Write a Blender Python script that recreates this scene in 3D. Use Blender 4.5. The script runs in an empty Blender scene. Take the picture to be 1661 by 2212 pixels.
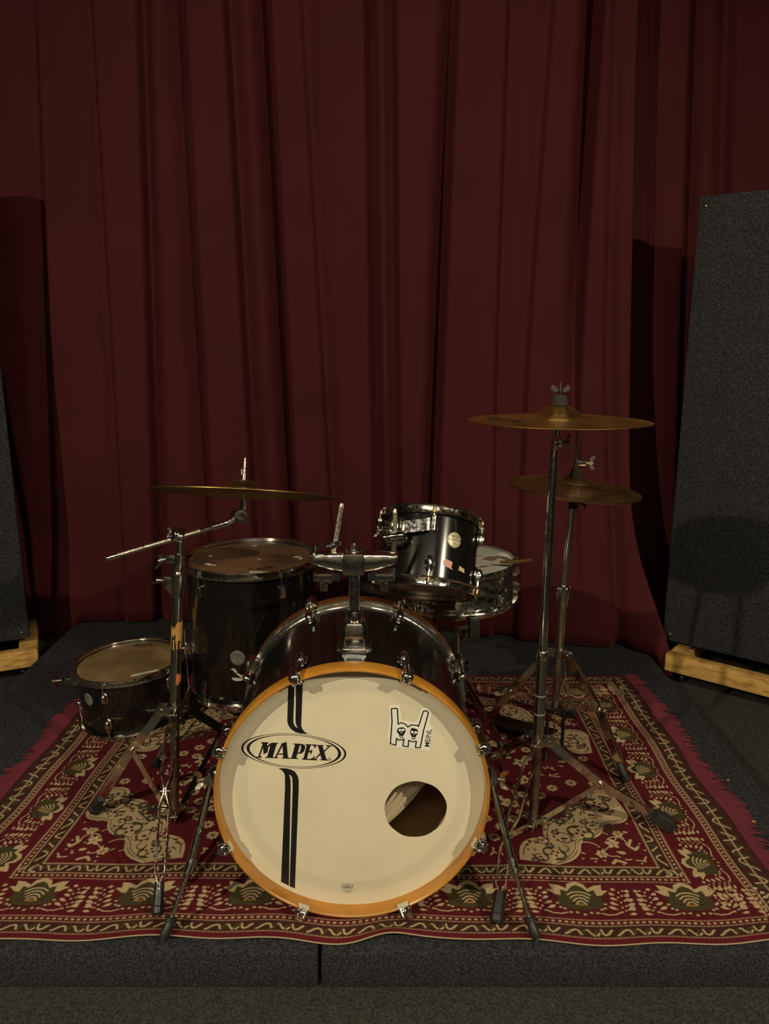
import bpy, bmesh, math, random
import numpy as np
from mathutils import Vector, Matrix, noise as mnoise

PI = math.pi
R_ = math.radians
random.seed(7)
SC = bpy.context.scene
COL = SC.collection

# ------------------------------------------------------------------ camera
cam_d = bpy.data.cameras.new('camera'); cam = bpy.data.objects.new('camera', cam_d); COL.objects.link(cam)
cam_d.sensor_fit = 'VERTICAL'; cam_d.sensor_height = 36.0
cam_d.lens = 36.0 * 1662.0 / 2212.0
cam_d.clip_start = 0.05; cam_d.clip_end = 60
cam.location = (0, 0, 1.255); cam.rotation_euler = (R_(90 - 12.82), 0, 0)
SC.camera = cam

# ------------------------------------------------------------------ world, lights, exposure
w = bpy.data.worlds.new('world'); SC.world = w; w.use_nodes = True
w.node_tree.nodes['Background'].inputs[0].default_value = (1.0, 0.86, 0.66, 1)
w.node_tree.nodes['Background'].inputs[1].default_value = 0.02
SC.view_settings.view_transform = 'Standard'; SC.view_settings.look = 'None'
SC.view_settings.gamma = 1.0; SC.view_settings.exposure = 0.0
SC.view_settings.use_curve_mapping = False

def lamp(name, kind, loc, energy, color, radius=0.05, target=None, **kw):
    d = bpy.data.lights.new(name, kind); o = bpy.data.objects.new(name, d); COL.objects.link(o)
    d.energy = energy; d.color = color
    if kind == 'AREA':
        d.shape = 'RECTANGLE'; d.size = kw.get('sx', 1); d.size_y = kw.get('sy', 1)
    else:
        d.shadow_soft_size = radius
    if kind == 'SPOT':
        d.spot_size = kw.get('cone', R_(70)); d.spot_blend = kw.get('blend', 0.6)
    o.location = loc
    if target is not None:
        o.rotation_euler = (Vector(target) - Vector(loc)).to_track_quat('-Z', 'Y').to_euler()
    return o
WARM = (1.0, 0.86, 0.60)
lamp('stage_light_left', 'SPOT', (-2.30, -1.05, 2.68), 345, WARM, 0.035, (0.1, 2.3, 0.75), cone=R_(84), blend=0.8)
lamp('stage_light_right', 'SPOT', (2.35, -0.75, 2.45), 280, WARM, 0.035, (0.0, 2.3, 0.75), cone=R_(84), blend=0.8)
lamp('hall_light_blue', 'POINT', (0.05, -1.6, 2.75), 12, (0.55, 0.75, 1.0), 0.04)
lamp('hall_fill_light', 'AREA', (0.0, -0.4, 3.9), 16, (1.0, 0.88, 0.68), target=(0, 1.6, 0), sx=2.4, sy=1.2)  # soft overhead fill over the stage, no visible fixture
lamp('hall_fill_light', 'AREA', (0.0, -2.9, 3.9), 60, (1.0, 0.88, 0.68), target=(0, -3.2, 0), sx=3.0, sy=0.6)  # added lamp: brightens the hall for the chrome to reflect, plus soft fill

# ------------------------------------------------------------------ materials
def mat(name, color, rough=0.5, metal=0.0, spec=0.5, coat=0.0, sheen=0.0):
    m = bpy.data.materials.new(name); m.use_nodes = True
    b = m.node_tree.nodes['Principled BSDF']
    b.inputs['Base Color'].default_value = (*color, 1); b.inputs['Roughness'].default_value = rough
    b.inputs['Metallic'].default_value = metal; b.inputs['Specular IOR Level'].default_value = spec
    b.inputs['Coat Weight'].default_value = coat; b.inputs['Coat Roughness'].default_value = 0.05
    b.inputs['Sheen Weight'].default_value = sheen
    return m
def nt(m): return m.node_tree.nodes, m.node_tree.links, m.node_tree.nodes['Principled BSDF']
def noise_mix(m, scale, c1, c2, lo=0.4, hi=0.6, detail=4, coord='Object', to='Base Color', stretch=(1, 1, 1), rough=None):
    N, L, b = nt(m)
    tc = N.new('ShaderNodeTexCoord'); mp = N.new('ShaderNodeMapping'); mp.inputs['Scale'].default_value = stretch
    n = N.new('ShaderNodeTexNoise'); n.inputs['Scale'].default_value = scale; n.inputs['Detail'].default_value = detail
    if rough is not None: n.inputs['Roughness'].default_value = rough
    r = N.new('ShaderNodeValToRGB'); r.color_ramp.elements[0].position = lo; r.color_ramp.elements[1].position = hi
    f = lambda c: (*c, 1) if isinstance(c, tuple) else (c, c, c, 1)
    r.color_ramp.elements[0].color = f(c1); r.color_ramp.elements[1].color = f(c2)
    L.new(tc.outputs[coord], mp.inputs[0]); L.new(mp.outputs[0], n.inputs['Vector']); L.new(n.outputs[0], r.inputs[0])
    L.new(r.outputs[0], b.inputs[to])
    return n, r
def bump(m, scale, strength, dist=0.001, detail=3, stretch=(1, 1, 1), kind='noise'):
    N, L, b = nt(m)
    tc = N.new('ShaderNodeTexCoord'); mp = N.new('ShaderNodeMapping'); mp.inputs['Scale'].default_value = stretch
    n = N.new('ShaderNodeTexNoise'); n.inputs['Scale'].default_value = scale; n.inputs['Detail'].default_value = detail
    bp = N.new('ShaderNodeBump'); bp.inputs['Strength'].default_value = strength; bp.inputs['Distance'].default_value = dist
    L.new(tc.outputs['Object'], mp.inputs[0]); L.new(mp.outputs[0], n.inputs['Vector'])
    L.new(n.outputs[0], bp.inputs['Height']); L.new(bp.outputs[0], b.inputs['Normal'])

CHROME = mat('chrome', (0.78, 0.76, 0.70), 0.14, 1.0); noise_mix(CHROME, 130, 0.07, 0.24, 0.35, 0.75, 5, to='Roughness'); bump(CHROME, 220, 0.06, 0.0006)
CHROME2 = mat('pitted_chrome', (0.55, 0.53, 0.48), 0.22, 1.0); noise_mix(CHROME2, 320, (0.60, 0.58, 0.52), (0.20, 0.17, 0.13), 0.5, 0.72, 4); bump(CHROME2, 320, 0.3, 0.0006)
RUSTY = mat('tarnished_steel', (0.30, 0.24, 0.19), 0.42, 1.0); noise_mix(RUSTY, 60, (0.36, 0.30, 0.24), (0.14, 0.09, 0.06), 0.4, 0.7, 5, stretch=(1, 1, 0.4))
KNURL = mat('knurled_steel', (0.50, 0.46, 0.38), 0.45, 1.0); noise_mix(KNURL, 260, (0.55, 0.51, 0.42), (0.22, 0.18, 0.13), 0.45, 0.6, 3); bump(KNURL, 500, 0.5, 0.0008)
BRASSY = mat('brassy_steel', (0.50, 0.38, 0.22), 0.3, 1.0)
BLACKL = mat('black_lacquer', (0.009, 0.007, 0.006), 0.16, 0.0, 0.5, 0.6)
noise_mix(BLACKL, 26, (0.006, 0.005, 0.0045), (0.010, 0.008, 0.0065), 0.35, 0.7, 5, stretch=(1, 1, 9)); 
RUBBER = mat('black_rubber', (0.018, 0.017, 0.016), 0.45); bump(RUBBER, 60, 0.15, 0.001)
BLACKM = mat('black_metal', (0.012, 0.011, 0.011), 0.35, 0.0, 0.5)
FELTB = mat('grey_felt', (0.022, 0.020, 0.016), 0.95); bump(FELTB, 300, 0.4, 0.001)
WOODH = mat('amber_maple_hoop', (0.50, 0.22, 0.035), 0.28, 0, 0.5, 0.4)
noise_mix(WOODH, 14, (0.52, 0.225, 0.024), (0.36, 0.145, 0.014), 0.35, 0.7, 6, stretch=(1, 1, 1)); nt(WOODH)[2].inputs['Coat Roughness'].default_value = 0.15
HEADW = mat('cream_drumhead', (0.70, 0.65, 0.50), 0.5, 0, 0.35)
noise_mix(HEADW, 7, (0.86, 0.78, 0.56), (0.79, 0.71, 0.51), 0.35, 0.75, 7)
N_, L_, b_ = nt(HEADW)
tc_ = N_.new('ShaderNodeTexCoord'); sx_ = N_.new('ShaderNodeVectorMath'); sx_.operation = 'MULTIPLY'; sx_.inputs[1].default_value = (1, 1, 0); ln_ = N_.new('ShaderNodeVectorMath'); ln_.operation = 'LENGTH'
L_.new(tc_.outputs['Object'], sx_.inputs[0]); L_.new(sx_.outputs[0], ln_.inputs[0]); rp_ = N_.new('ShaderNodeValToRGB'); rp_.color_ramp.elements[0].position = 0.225; rp_.color_ramp.elements[0].color = (1, 1, 1, 1); rp_.color_ramp.elements[1].position = 0.229; rp_.color_ramp.elements[1].color = (.90, .91, .93, 1)
e_ = rp_.color_ramp.elements.new(0.252); e_.color = (.91, .92, .94, 1); e_ = rp_.color_ramp.elements.new(0.256); e_.color = (1, 1, 1, 1)
mm_ = N_.new('ShaderNodeMix'); mm_.data_type = 'RGBA'; mm_.blend_type = 'MULTIPLY'; mm_.inputs[0].default_value = 1.0
L_.new(ln_.outputs['Value'], rp_.inputs[0]); src_ = b_.inputs['Base Color'].links[0].from_socket; L_.new(src_, mm_.inputs[6]); L_.new(rp_.outputs[0], mm_.inputs[7]); L_.new(mm_.outputs[2], b_.inputs['Base Color'])
tl = N_.new('ShaderNodeBsdfTranslucent'); tl.inputs[0].default_value = (.75, .62, .40, 1); mx_ = N_.new('ShaderNodeMixShader'); mx_.inputs[0].default_value = 0.13
L_.new(b_.outputs[0], mx_.inputs[1]); L_.new(tl.outputs[0], mx_.inputs[2]); L_.new(mx_.outputs[0], N_['Material Output'].inputs['Surface'])
INKB = mat('black_print', (0.012, 0.011, 0.011), 0.4)
INKG = mat('grey_print', (0.10, 0.09, 0.07), 0.5)
STICKW = mat('white_sticker', (0.86, 0.84, 0.74), 0.4)
HEADB = mat('worn_brown_drumhead', (0.16, 0.09, 0.05), 0.28, 0, 0.5, 0.3)
noise_mix(HEADB, 6, (0.20, 0.115, 0.062), (0.075, 0.045, 0.028), 0.42, 0.64, 3)
HEADA = mat('amber_clear_drumhead', (0.20, 0.13, 0.06), 0.25, 0, 0.5, 0.35)
noise_mix(HEADA, 9, (0.26, 0.175, 0.085), (0.15, 0.10, 0.05), 0.35, 0.7, 5)
HEADS = mat('white_snare_head', (0.72, 0.70, 0.60), 0.5)
BADGEG = mat('pale_gold_badge', (0.70, 0.64, 0.42), 0.35, 0.35)
BADGES = mat('silver_badge', (0.42, 0.40, 0.36), 0.35, 0.6)
TAPEP = mat('pink_tape', (0.62, 0.32, 0.24), 0.6); TAPEC = mat('cream_tape', (0.62, 0.52, 0.30), 0.6)
TAPEY = mat('ochre_tape', (0.42, 0.22, 0.05), 0.6)
PAPER = mat('torn_white_paper', (0.62, 0.58, 0.46), 0.7)
CYM = mat('aged_bronze', (0.34, 0.21, 0.07), 0.34, 1.0)
def cymbal_mat(name, c1, c2, rough):
    m = mat(name, c1, rough, 1.0); N, L, b = nt(m)
    noise_mix(m, 11, c1, c2, 0.38, 0.68, 6)
    tc = N.new('ShaderNodeTexCoord'); s = N.new('ShaderNodeSeparateXYZ'); L.new(tc.outputs['Object'], s.inputs[0])
    a = N.new('ShaderNodeMath'); a.operation = 'MULTIPLY'; L.new(s.outputs[0], a.inputs[0]); L.new(s.outputs[0], a.inputs[1])
    c = N.new('ShaderNodeMath'); c.operation = 'MULTIPLY_ADD'; L.new(s.outputs[1], c.inputs[0]); L.new(s.outputs[1], c.inputs[1]); L.new(a.outputs[0], c.inputs[2])
    q = N.new('ShaderNodeMath'); q.operation = 'SQRT'; L.new(c.outputs[0], q.inputs[0])
    k = N.new('ShaderNodeMath'); k.operation = 'MULTIPLY'; k.inputs[1].default_value = 1900; L.new(q.outputs[0], k.inputs[0])
    sn = N.new('ShaderNodeMath'); sn.operation = 'SINE'; L.new(k.outputs[0], sn.inputs[0])
    bp = N.new('ShaderNodeBump'); bp.inputs['Strength'].default_value = 0.25; bp.inputs['Distance'].default_value = 0.0004
    L.new(sn.outputs[0], bp.inputs['Height']); L.new(bp.outputs[0], b.inputs['Normal'])
    return m
CYM_D = cymbal_mat('dull_olive_bronze', (0.40, 0.28, 0.10), (0.24, 0.16, 0.06), 0.40)
CYM_C = cymbal_mat('amber_bronze', (0.82, 0.50, 0.13), (0.50, 0.30, 0.09), 0.36)
CYM_H = cymbal_mat('brown_bronze', (0.46, 0.30, 0.12), (0.30, 0.19, 0.08), 0.42)
CARPET = mat('charcoal_felt_carpet', (0.02, 0.02, 0.022), 0.95, 0, 0.2)
noise_mix(CARPET, 210, (0.010, 0.0105, 0.013), (0.070, 0.070, 0.080), 0.36, 0.78, 4); bump(CARPET, 500, 0.8, 0.003)
CARPETF = mat('grey_brown_floor_carpet', (0.02, 0.019, 0.016), 0.95, 0, 0.2)
noise_mix(CARPETF, 190, (0.018, 0.0178, 0.0165), (0.078, 0.074, 0.064), 0.33, 0.77, 5); bump(CARPETF, 420, 0.8, 0.003)
CURT = mat('dark_red_stage_curtain', (0.060, 0.0075, 0.008), 0.85, 0, 0.15, 0, 0.25)
nt(CURT)[2].inputs['Sheen Tint'].default_value = (0.35, 0.06, 0.06, 1)
noise_mix(CURT, 3, (0.056, 0.0085, 0.0100), (0.047, 0.0070, 0.0088), 0.3, 0.7, 4)
WALLM = mat('dark_plaster', (0.03, 0.026, 0.022), 0.9); WALLH = mat('hall_plaster', (0.38, 0.33, 0.25), 0.9); CEILM = mat('ceiling_plaster', (0.25, 0.22, 0.17), 0.9)
WOOD = mat('yellow_pine', (0.55, 0.32, 0.08), 0.55); noise_mix(WOOD, 9, (0.60, 0.36, 0.10), (0.30, 0.15, 0.035), 0.45, 0.75, 6, stretch=(2, 2, 8))
BRASS = mat('brass_screw', (0.75, 0.50, 0.15), 0.3, 1.0)
STICK = mat('drumstick_wood', (0.18, 0.09, 0.03), 0.5)
CLOTH = mat('cream_cloth', (0.66, 0.55, 0.36), 0.9); CLOTHD = mat('tan_cloth', (0.30, 0.22, 0.10), 0.9)
SHELLIN = mat('drum_interior_wood', (0.42, 0.25, 0.09), 0.6)
FRINGE = mat('crimson_fringe', (0.115, 0.010, 0.022), 0.9)

# ------------------------------------------------------------------ mesh building
class MB:
    def __init__(s): s.v = []; s.f = []; s.mi = []
    def add(s, vs, fs, M=None, mi=0):
        o = len(s.v)
        if M is not None: vs = [M @ Vector(p) for p in vs]
        s.v += [tuple(p) for p in vs]; s.f += [tuple(i + o for i in f) for f in fs]; s.mi += [mi] * len(fs)
        return s
    def box(s, c, d, M=None, mi=0, bev=0.0):
        bm = bmesh.new(); bmesh.ops.create_cube(bm, size=1)
        bmesh.ops.scale(bm, vec=Vector(d), verts=bm.verts)
        if bev > 0: bmesh.ops.bevel(bm, geom=bm.edges[:], offset=bev, segments=2, profile=0.6, affect='EDGES')
        bmesh.ops.translate(bm, vec=Vector(c), verts=bm.verts)
        bm.verts.index_update(); s.add([v.co.copy() for v in bm.verts], [[v.index for v in f.verts] for f in bm.faces], M, mi); bm.free(); return s
    def lathe(s, prof, n=48, M=None, mi=0, cap0=False, cap1=False, closed=False, a0=0, a1=2 * PI):
        vs = []; full = abs(a1 - a0 - 2 * PI) < 1e-6; m = n if full else n + 1
        for r, z in prof:
            for i in range(m):
                a = a0 + (a1 - a0) * i / n; vs.append((r * math.cos(a), r * math.sin(a), z))
        fs = []; k = len(prof)
        for j in range(k if closed else k - 1):
            j2 = (j + 1) % k
            for i in range(n):
                i2 = (i + 1) % m if full else i + 1
                fs.append((j * m + i, j * m + i2, j2 * m + i2, j2 * m + i))
        if cap0: fs.append(tuple(range(m))[::-1])
        if cap1: fs.append(tuple((k - 1) * m + i for i in range(m)))
        return s.add(vs, fs, M, mi)
    def tube(s, pts, r, n=12, M=None, mi=0, caps=True):
        pts = [Vector(p) for p in pts]; rs = r if isinstance(r, (list, tuple)) else [r] * len(pts)
        t0 = (pts[1] - pts[0]).normalized(); up = Vector((0, 0, 1)) if abs(t0.z) < 0.9 else Vector((1, 0, 0))
        u = t0.cross(up).normalized(); vs = []; 
        for i, p in enumerate(pts):
            if i == 0: t = t0
            elif i == len(pts) - 1: t = (pts[-1] - pts[-2]).normalized()
            else:
                t = ((pts[i] - pts[i - 1]).normalized() + (pts[i + 1] - pts[i]).normalized())
                t = t.normalized() if t.length > 1e-6 else (pts[i] - pts[i - 1]).normalized()
            u = (u - t * u.dot(t)); u = u.normalized() if u.length > 1e-6 else t.orthogonal().normalized()
            v = t.cross(u)
            for k in range(n):
                a = 2 * PI * k / n; vs.append(p + (u * math.cos(a) + v * math.sin(a)) * rs[i])
        fs = []
        for j in range(len(pts) - 1):
            for k in range(n):
                k2 = (k + 1) % n; fs.append((j * n + k, j * n + k2, (j + 1) * n + k2, (j + 1) * n + k))
        if caps: fs.append(tuple(range(n))[::-1]); fs.append(tuple((len(pts) - 1) * n + k for k in range(n)))
        return s.add(vs, fs, M, mi)
    def strip(s, pts, side, w, t, M=None, mi=0):
        """rectangular bar along pts: thickness t along side, width w across"""
        pts = [Vector(p) for p in pts]; side = Vector(side).normalized(); vs = []
        for i, p in enumerate(pts):
            a = pts[max(0, i - 1)]; b = pts[min(len(pts) - 1, i + 1)]; tg = (b - a).normalized()
            sd = (side - tg * side.dot(tg)).normalized(); nn = tg.cross(sd)
            for q, r in ((1, 1), (1, -1), (-1, -1), (-1, 1)): vs.append(p + sd * t * 0.5 * q + nn * w * 0.5 * r)
        fs = []
        for j in range(len(pts) - 1):
            for k in range(4): k2 = (k + 1) % 4; fs.append((j * 4 + k, j * 4 + k2, (j + 1) * 4 + k2, (j + 1) * 4 + k))
        e = (len(pts) - 1) * 4; fs += [(3, 2, 1, 0), (e, e + 1, e + 2, e + 3)]
        return s.add(vs, fs, M, mi)
    def ell(s, c, rad, M=None, mi=0, n=16, m=10, p=1.0):
        vs = []; fs = []
        for j in range(m + 1):
            th = PI * j / m
            for i in range(n):
                a = 2 * PI * i / n
                d = Vector((math.sin(th) * math.cos(a), math.sin(th) * math.sin(a), math.cos(th)))
                if p != 1.0: d = Vector([math.copysign(abs(x) ** p, x) for x in d])
                vs.append((c[0] + rad[0] * d.x, c[1] + rad[1] * d.y, c[2] + rad[2] * d.z))
        for j in range(m):
            for i in range(n): i2 = (i + 1) % n; fs.append((j * n + i, (j + 1) * n + i, (j + 1) * n + i2, j * n + i2))
        return s.add(vs, fs, M, mi)
    def prism(s, pts, h0, h1, M=None, mi=0):
        n = len(pts); vs = [(x, y, h0) for x, y in pts] + [(x, y, h1) for x, y in pts]
        fs = [tuple(range(n))[::-1], tuple(range(n, 2 * n))] + [(i, (i + 1) % n, n + (i + 1) % n, n + i) for i in range(n)]
        return s.add(vs, fs, M, mi)
    def flat(s, pts, h, M=None, mi=0):
        return s.add([(x, y, h) for x, y in pts], [tuple(range(len(pts)))], M, mi)
    def line2(s, pts, wd, h, M=None, mi=0):
        for (x0, y0), (x1, y1) in zip(pts[:-1], pts[1:]):
            dx, dy = x1 - x0, y1 - y0; l = math.hypot(dx, dy) or 1; nx, ny = -dy / l * wd / 2, dx / l * wd / 2; ex, ey = dx / l * wd * .3, dy / l * wd * .3
            s.flat([(x0 - ex + nx, y0 - ey + ny), (x0 - ex - nx, y0 - ey - ny), (x1 + ex - nx, y1 + ey - ny), (x1 + ex + nx, y1 + ey + ny)], h, M, mi)
        return s
    def build(s, name, mats, parent=None, sharp=38, smooth=True, label=None):
        me = bpy.data.meshes.new(name); me.from_pydata(s.v, [], s.f)
        if not isinstance(mats, (list, tuple)): mats = [mats]
        for m in mats: me.materials.append(m)
        if len(mats) > 1: me.polygons.foreach_set('material_index', s.mi)
        bm = bmesh.new(); bm.from_mesh(me); bmesh.ops.recalc_face_normals(bm, faces=bm.faces) if not getattr(s, 'keep', False) else None; bm.to_mesh(me); bm.free()
        if smooth:
            me.polygons.foreach_set('use_smooth', [True] * len(me.polygons)); me.set_sharp_from_angle(angle=R_(sharp))
        o = bpy.data.objects.new(name, me); COL.objects.link(o)
        if parent is not None: o.parent = parent
        if label: o['label'] = label
        return o
def tag(o, label, cat, group=None, kind=None):
    o['label'] = label; o['category'] = cat
    if group: o['group'] = group
    if kind: o['kind'] = kind
    return o
def thing(name, label, cat, loc=(0, 0, 0), rot=(0, 0, 0), group=None):
    o = bpy.data.objects.new(name, None); COL.objects.link(o); o.empty_display_size = 0.1
    o.location = loc; o.rotation_euler = rot; return tag(o, label, cat, group)
def T(x, y, z): return Matrix.Translation((x, y, z))
def RX(a): return Matrix.Rotation(a, 4, 'X')
def RY(a): return Matrix.Rotation(a, 4, 'Y')
def RZ(a): return Matrix.Rotation(a, 4, 'Z')
def zto(p, d):
    """matrix placing local z along d at p"""
    return T(*p) @ Vector(d).normalized().to_track_quat('Z', 'Y').to_matrix().to_4x4()
def arc(cx, cy, r, a0, a1, n): return [(cx + r * math.cos(a0 + (a1 - a0) * i / n), cy + r * math.sin(a0 + (a1 - a0) * i / n)) for i in range(n + 1)]
def text_into(mb, txt, M, size, mi=0, bold=0.0):
    c = bpy.data.curves.new('t', 'FONT'); c.body = txt; c.size = size; c.align_x = 'CENTER'; c.align_y = 'CENTER'; c.offset = bold; c.resolution_u = 3
    o = bpy.data.objects.new('t', c); COL.objects.link(o); bpy.context.view_layer.update()
    me = bpy.data.meshes.new_from_object(o.evaluated_get(bpy.context.evaluated_depsgraph_get()))
    mb.add([v.co.copy() for v in me.vertices], [tuple(p.vertices) for p in me.polygons], M, mi)
    bpy.data.objects.remove(o); bpy.data.curves.remove(c); bpy.data.meshes.remove(me)

# ------------------------------------------------------------------ the hall
FZ = -0.086
def struct(name, mb, m, **k):
    o = mb.build(name, m, **k); o['kind'] = 'structure'; return o
struct('floor', MB().box((0, 0.6, FZ - 0.05), (9, 10, 0.1)), CARPETF)
struct('wall_back', MB().box((0, 4.45, 2.0), (9, 0.1, 4.2)), WALLM)
struct('wall_left', MB().box((-4.45, 0.6, 2.0), (0.1, 10, 4.2)), WALLM)
struct('wall_right', MB().box((4.45, 0.6, 2.0), (0.1, 10, 4.2)), WALLM)
struct('wall_front', MB().box((0, -4.35, 2.0), (9, 0.1, 4.2)), WALLH)
struct('ceiling', MB().box((0, 0.6, 4.1), (9, 10, 0.1)), CEILM)

# two carpeted platform modules with a gap between them
def riser(x0, x1, label):
    mb = MB(); y0, y1 = 1.361, 4.0
    mb.box(((x0 + x1) / 2, (y0 + y1) / 2, FZ / 2 - 0.001), (x1 - x0, y1 - y0, -FZ - 0.002), bev=0.008)
    o = mb.build('stage_platform', CARPET); tag(o, label, 'platform'); return o
riser(-1.388, -0.140, 'low charcoal carpeted platform module left of the front seam, under the rug')
riser(-0.133, 1.077, 'low charcoal carpeted platform module right of the front seam, under the rug')

# ------------------------------------------------------------------ curtains
def smooth(a, b, x):
    t = min(1, max(0, (x - a) / (b - a))); return t * t * (3 - 2 * t)
def curtain(name, label, x0, x1, base, folds, edge, zt, zb, nx, nz, y_shift=0):
    vs = []; 
    for j in range(nz + 1):
        v = j / nz
        for i in range(nx + 1):
            u = i / nx; xr = x0 + (x1 - x0) * u
            b = zb(xr); z = b + (zt - b) * v
            tt = (z - 0.73) / (2.49 - 0.73)                     # 1 near the frame's top, 0 near the drums
            x = xr + edge(xr, z)
            y = base(x, z)
            for (xt, xb, amp, wl, wr, grow) in folds:
                xc = xb + (xt - xb) * tt
                a = amp * (1 + grow * (0.5 - tt))
                if a <= 0: continue
                d = x - xc
                s = d / (wl if d < 0 else wr)
                y += a * math.exp(-s * s)
            y += 0.012 * mnoise.noise(Vector((x * 3.1, z * 0.35, 3.3))) + 0.005 * mnoise.noise(Vector((x * 11, z * 0.8, 8)))
            y += 0.035 * mnoise.noise(Vector((x * 6.0, 1.7, z * 2.0))) * (1 - smooth(-0.05, 0.35, z))
            vs.append((x, y, z))
    fs = [(j * (nx + 1) + i, j * (nx + 1) + i + 1, (j + 1) * (nx + 1) + i + 1, (j + 1) * (nx + 1) + i) for j in range(nz) for i in range(nx)]
    mb = MB(); mb.add(vs, fs); o = mb.build(name, CURT, sharp=180)
    so = o.modifiers.new('thickness', 'SOLIDIFY'); so.thickness = 0.004; so.offset = 1
    return tag(o, label, 'curtain', 'dark red stage curtains')
XT, XB = 1.742e-3, 1.9766e-3
FOLD = [  # px at the top, px at cymbal height -> metres on the curtain; depth; width left, right; growth downward
 (60, 100, .05, .05, .014, 1.2), (183, 244, .022, .03, .012, .2), (297, 328, .060, .014, .035, .2), (385, 440, .075, .055, .014, .0), (488, 543, .055, .012, .045, .1),
 (572, 627, .105, .045, .012, .2), (655, 712, .028, .012, .04, .6), (798, 812, .060, .014, .03, .0), (846, 856, .050, .030, .014, .0), (982, 941, .095, .040, .012, .3),
 (1106, 1070, .035, .014, .05, .0), (1190, 1118, .030, .05, .014, .2), (1294, 1232, .085, .045, .013, -1.2), (1334, 1306, .03, .02, .03, .4)]
FOLDM = [((a - 830.5) * XT, (b - 830.5) * XB, d, wl, wr, g) for a, b, d, wl, wr, g in FOLD] + [(-1.75, -1.62, .08, .05, .02, 0), (-2.05, -2.0, .08, .03, .05, 0)]
def base_main(x, z):
    y = 3.26 - 0.02 * x
    y -= 0.24 * smooth(-0.2, 0.9, x) * (1 - smooth(0.0, 1.5, z)) ** 1.3
    y -= 0.10 * (1 - smooth(-1.7, -1.2, x)) * (1 - smooth(0, 0.5, z))
    y -= 0.16 * smooth(0.95, 1.15, x) * (1 - smooth(-0.09, 0.4, z))
    return y
def edge_main(x, z):
    k = smooth(0.55, 1.0, x)
    return k * (-0.06 * smooth(1.0, 2.6, z) + 0.13 * (1 - smooth(-0.05, 0.75, z)) ** 1.5)
def zb_main(x):
    if x < -1.42: return FZ + 0.004
    if x < -1.36: return FZ + 0.004 + (0.004 - FZ) * smooth(-1.42, -1.36, x)
    if x > 0.955: return 0.004 + (FZ + 0.02) * smooth(0.955, 0.985, x)
    return 0.006
curtain('stage_curtain', 'wide dark red pleated stage curtain hanging directly behind the drum kit', -2.35, 1.01, base_main, FOLDM, edge_main, 3.55, zb_main, 700, 70)
FOLD2 = [((1425 - 830.5) * 1.80e-3, (1418 - 830.5) * 2.05e-3, .03, .02, .04, 0), ((1518 - 830.5) * 1.80e-3, (1490 - 830.5) * 2.02e-3, .08, .014, .045, 0), ((1600 - 830.5) * 1.80e-3, (1575 - 830.5) * 2.02e-3, .06, .05, .014, 0), (1.9, 1.85, .07, .03, .03, 0)]
curtain('stage_curtain', 'darker red curtain strip at the far right, partly hidden by the tall grey panel', 0.80, 2.6, lambda x, z: 3.43 - 0.03 * (x - 1), FOLD2, lambda x, z: 0.0, 3.55, lambda x: FZ + 0.01 if x > 1.09 else 0.006, 260, 50)

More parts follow.
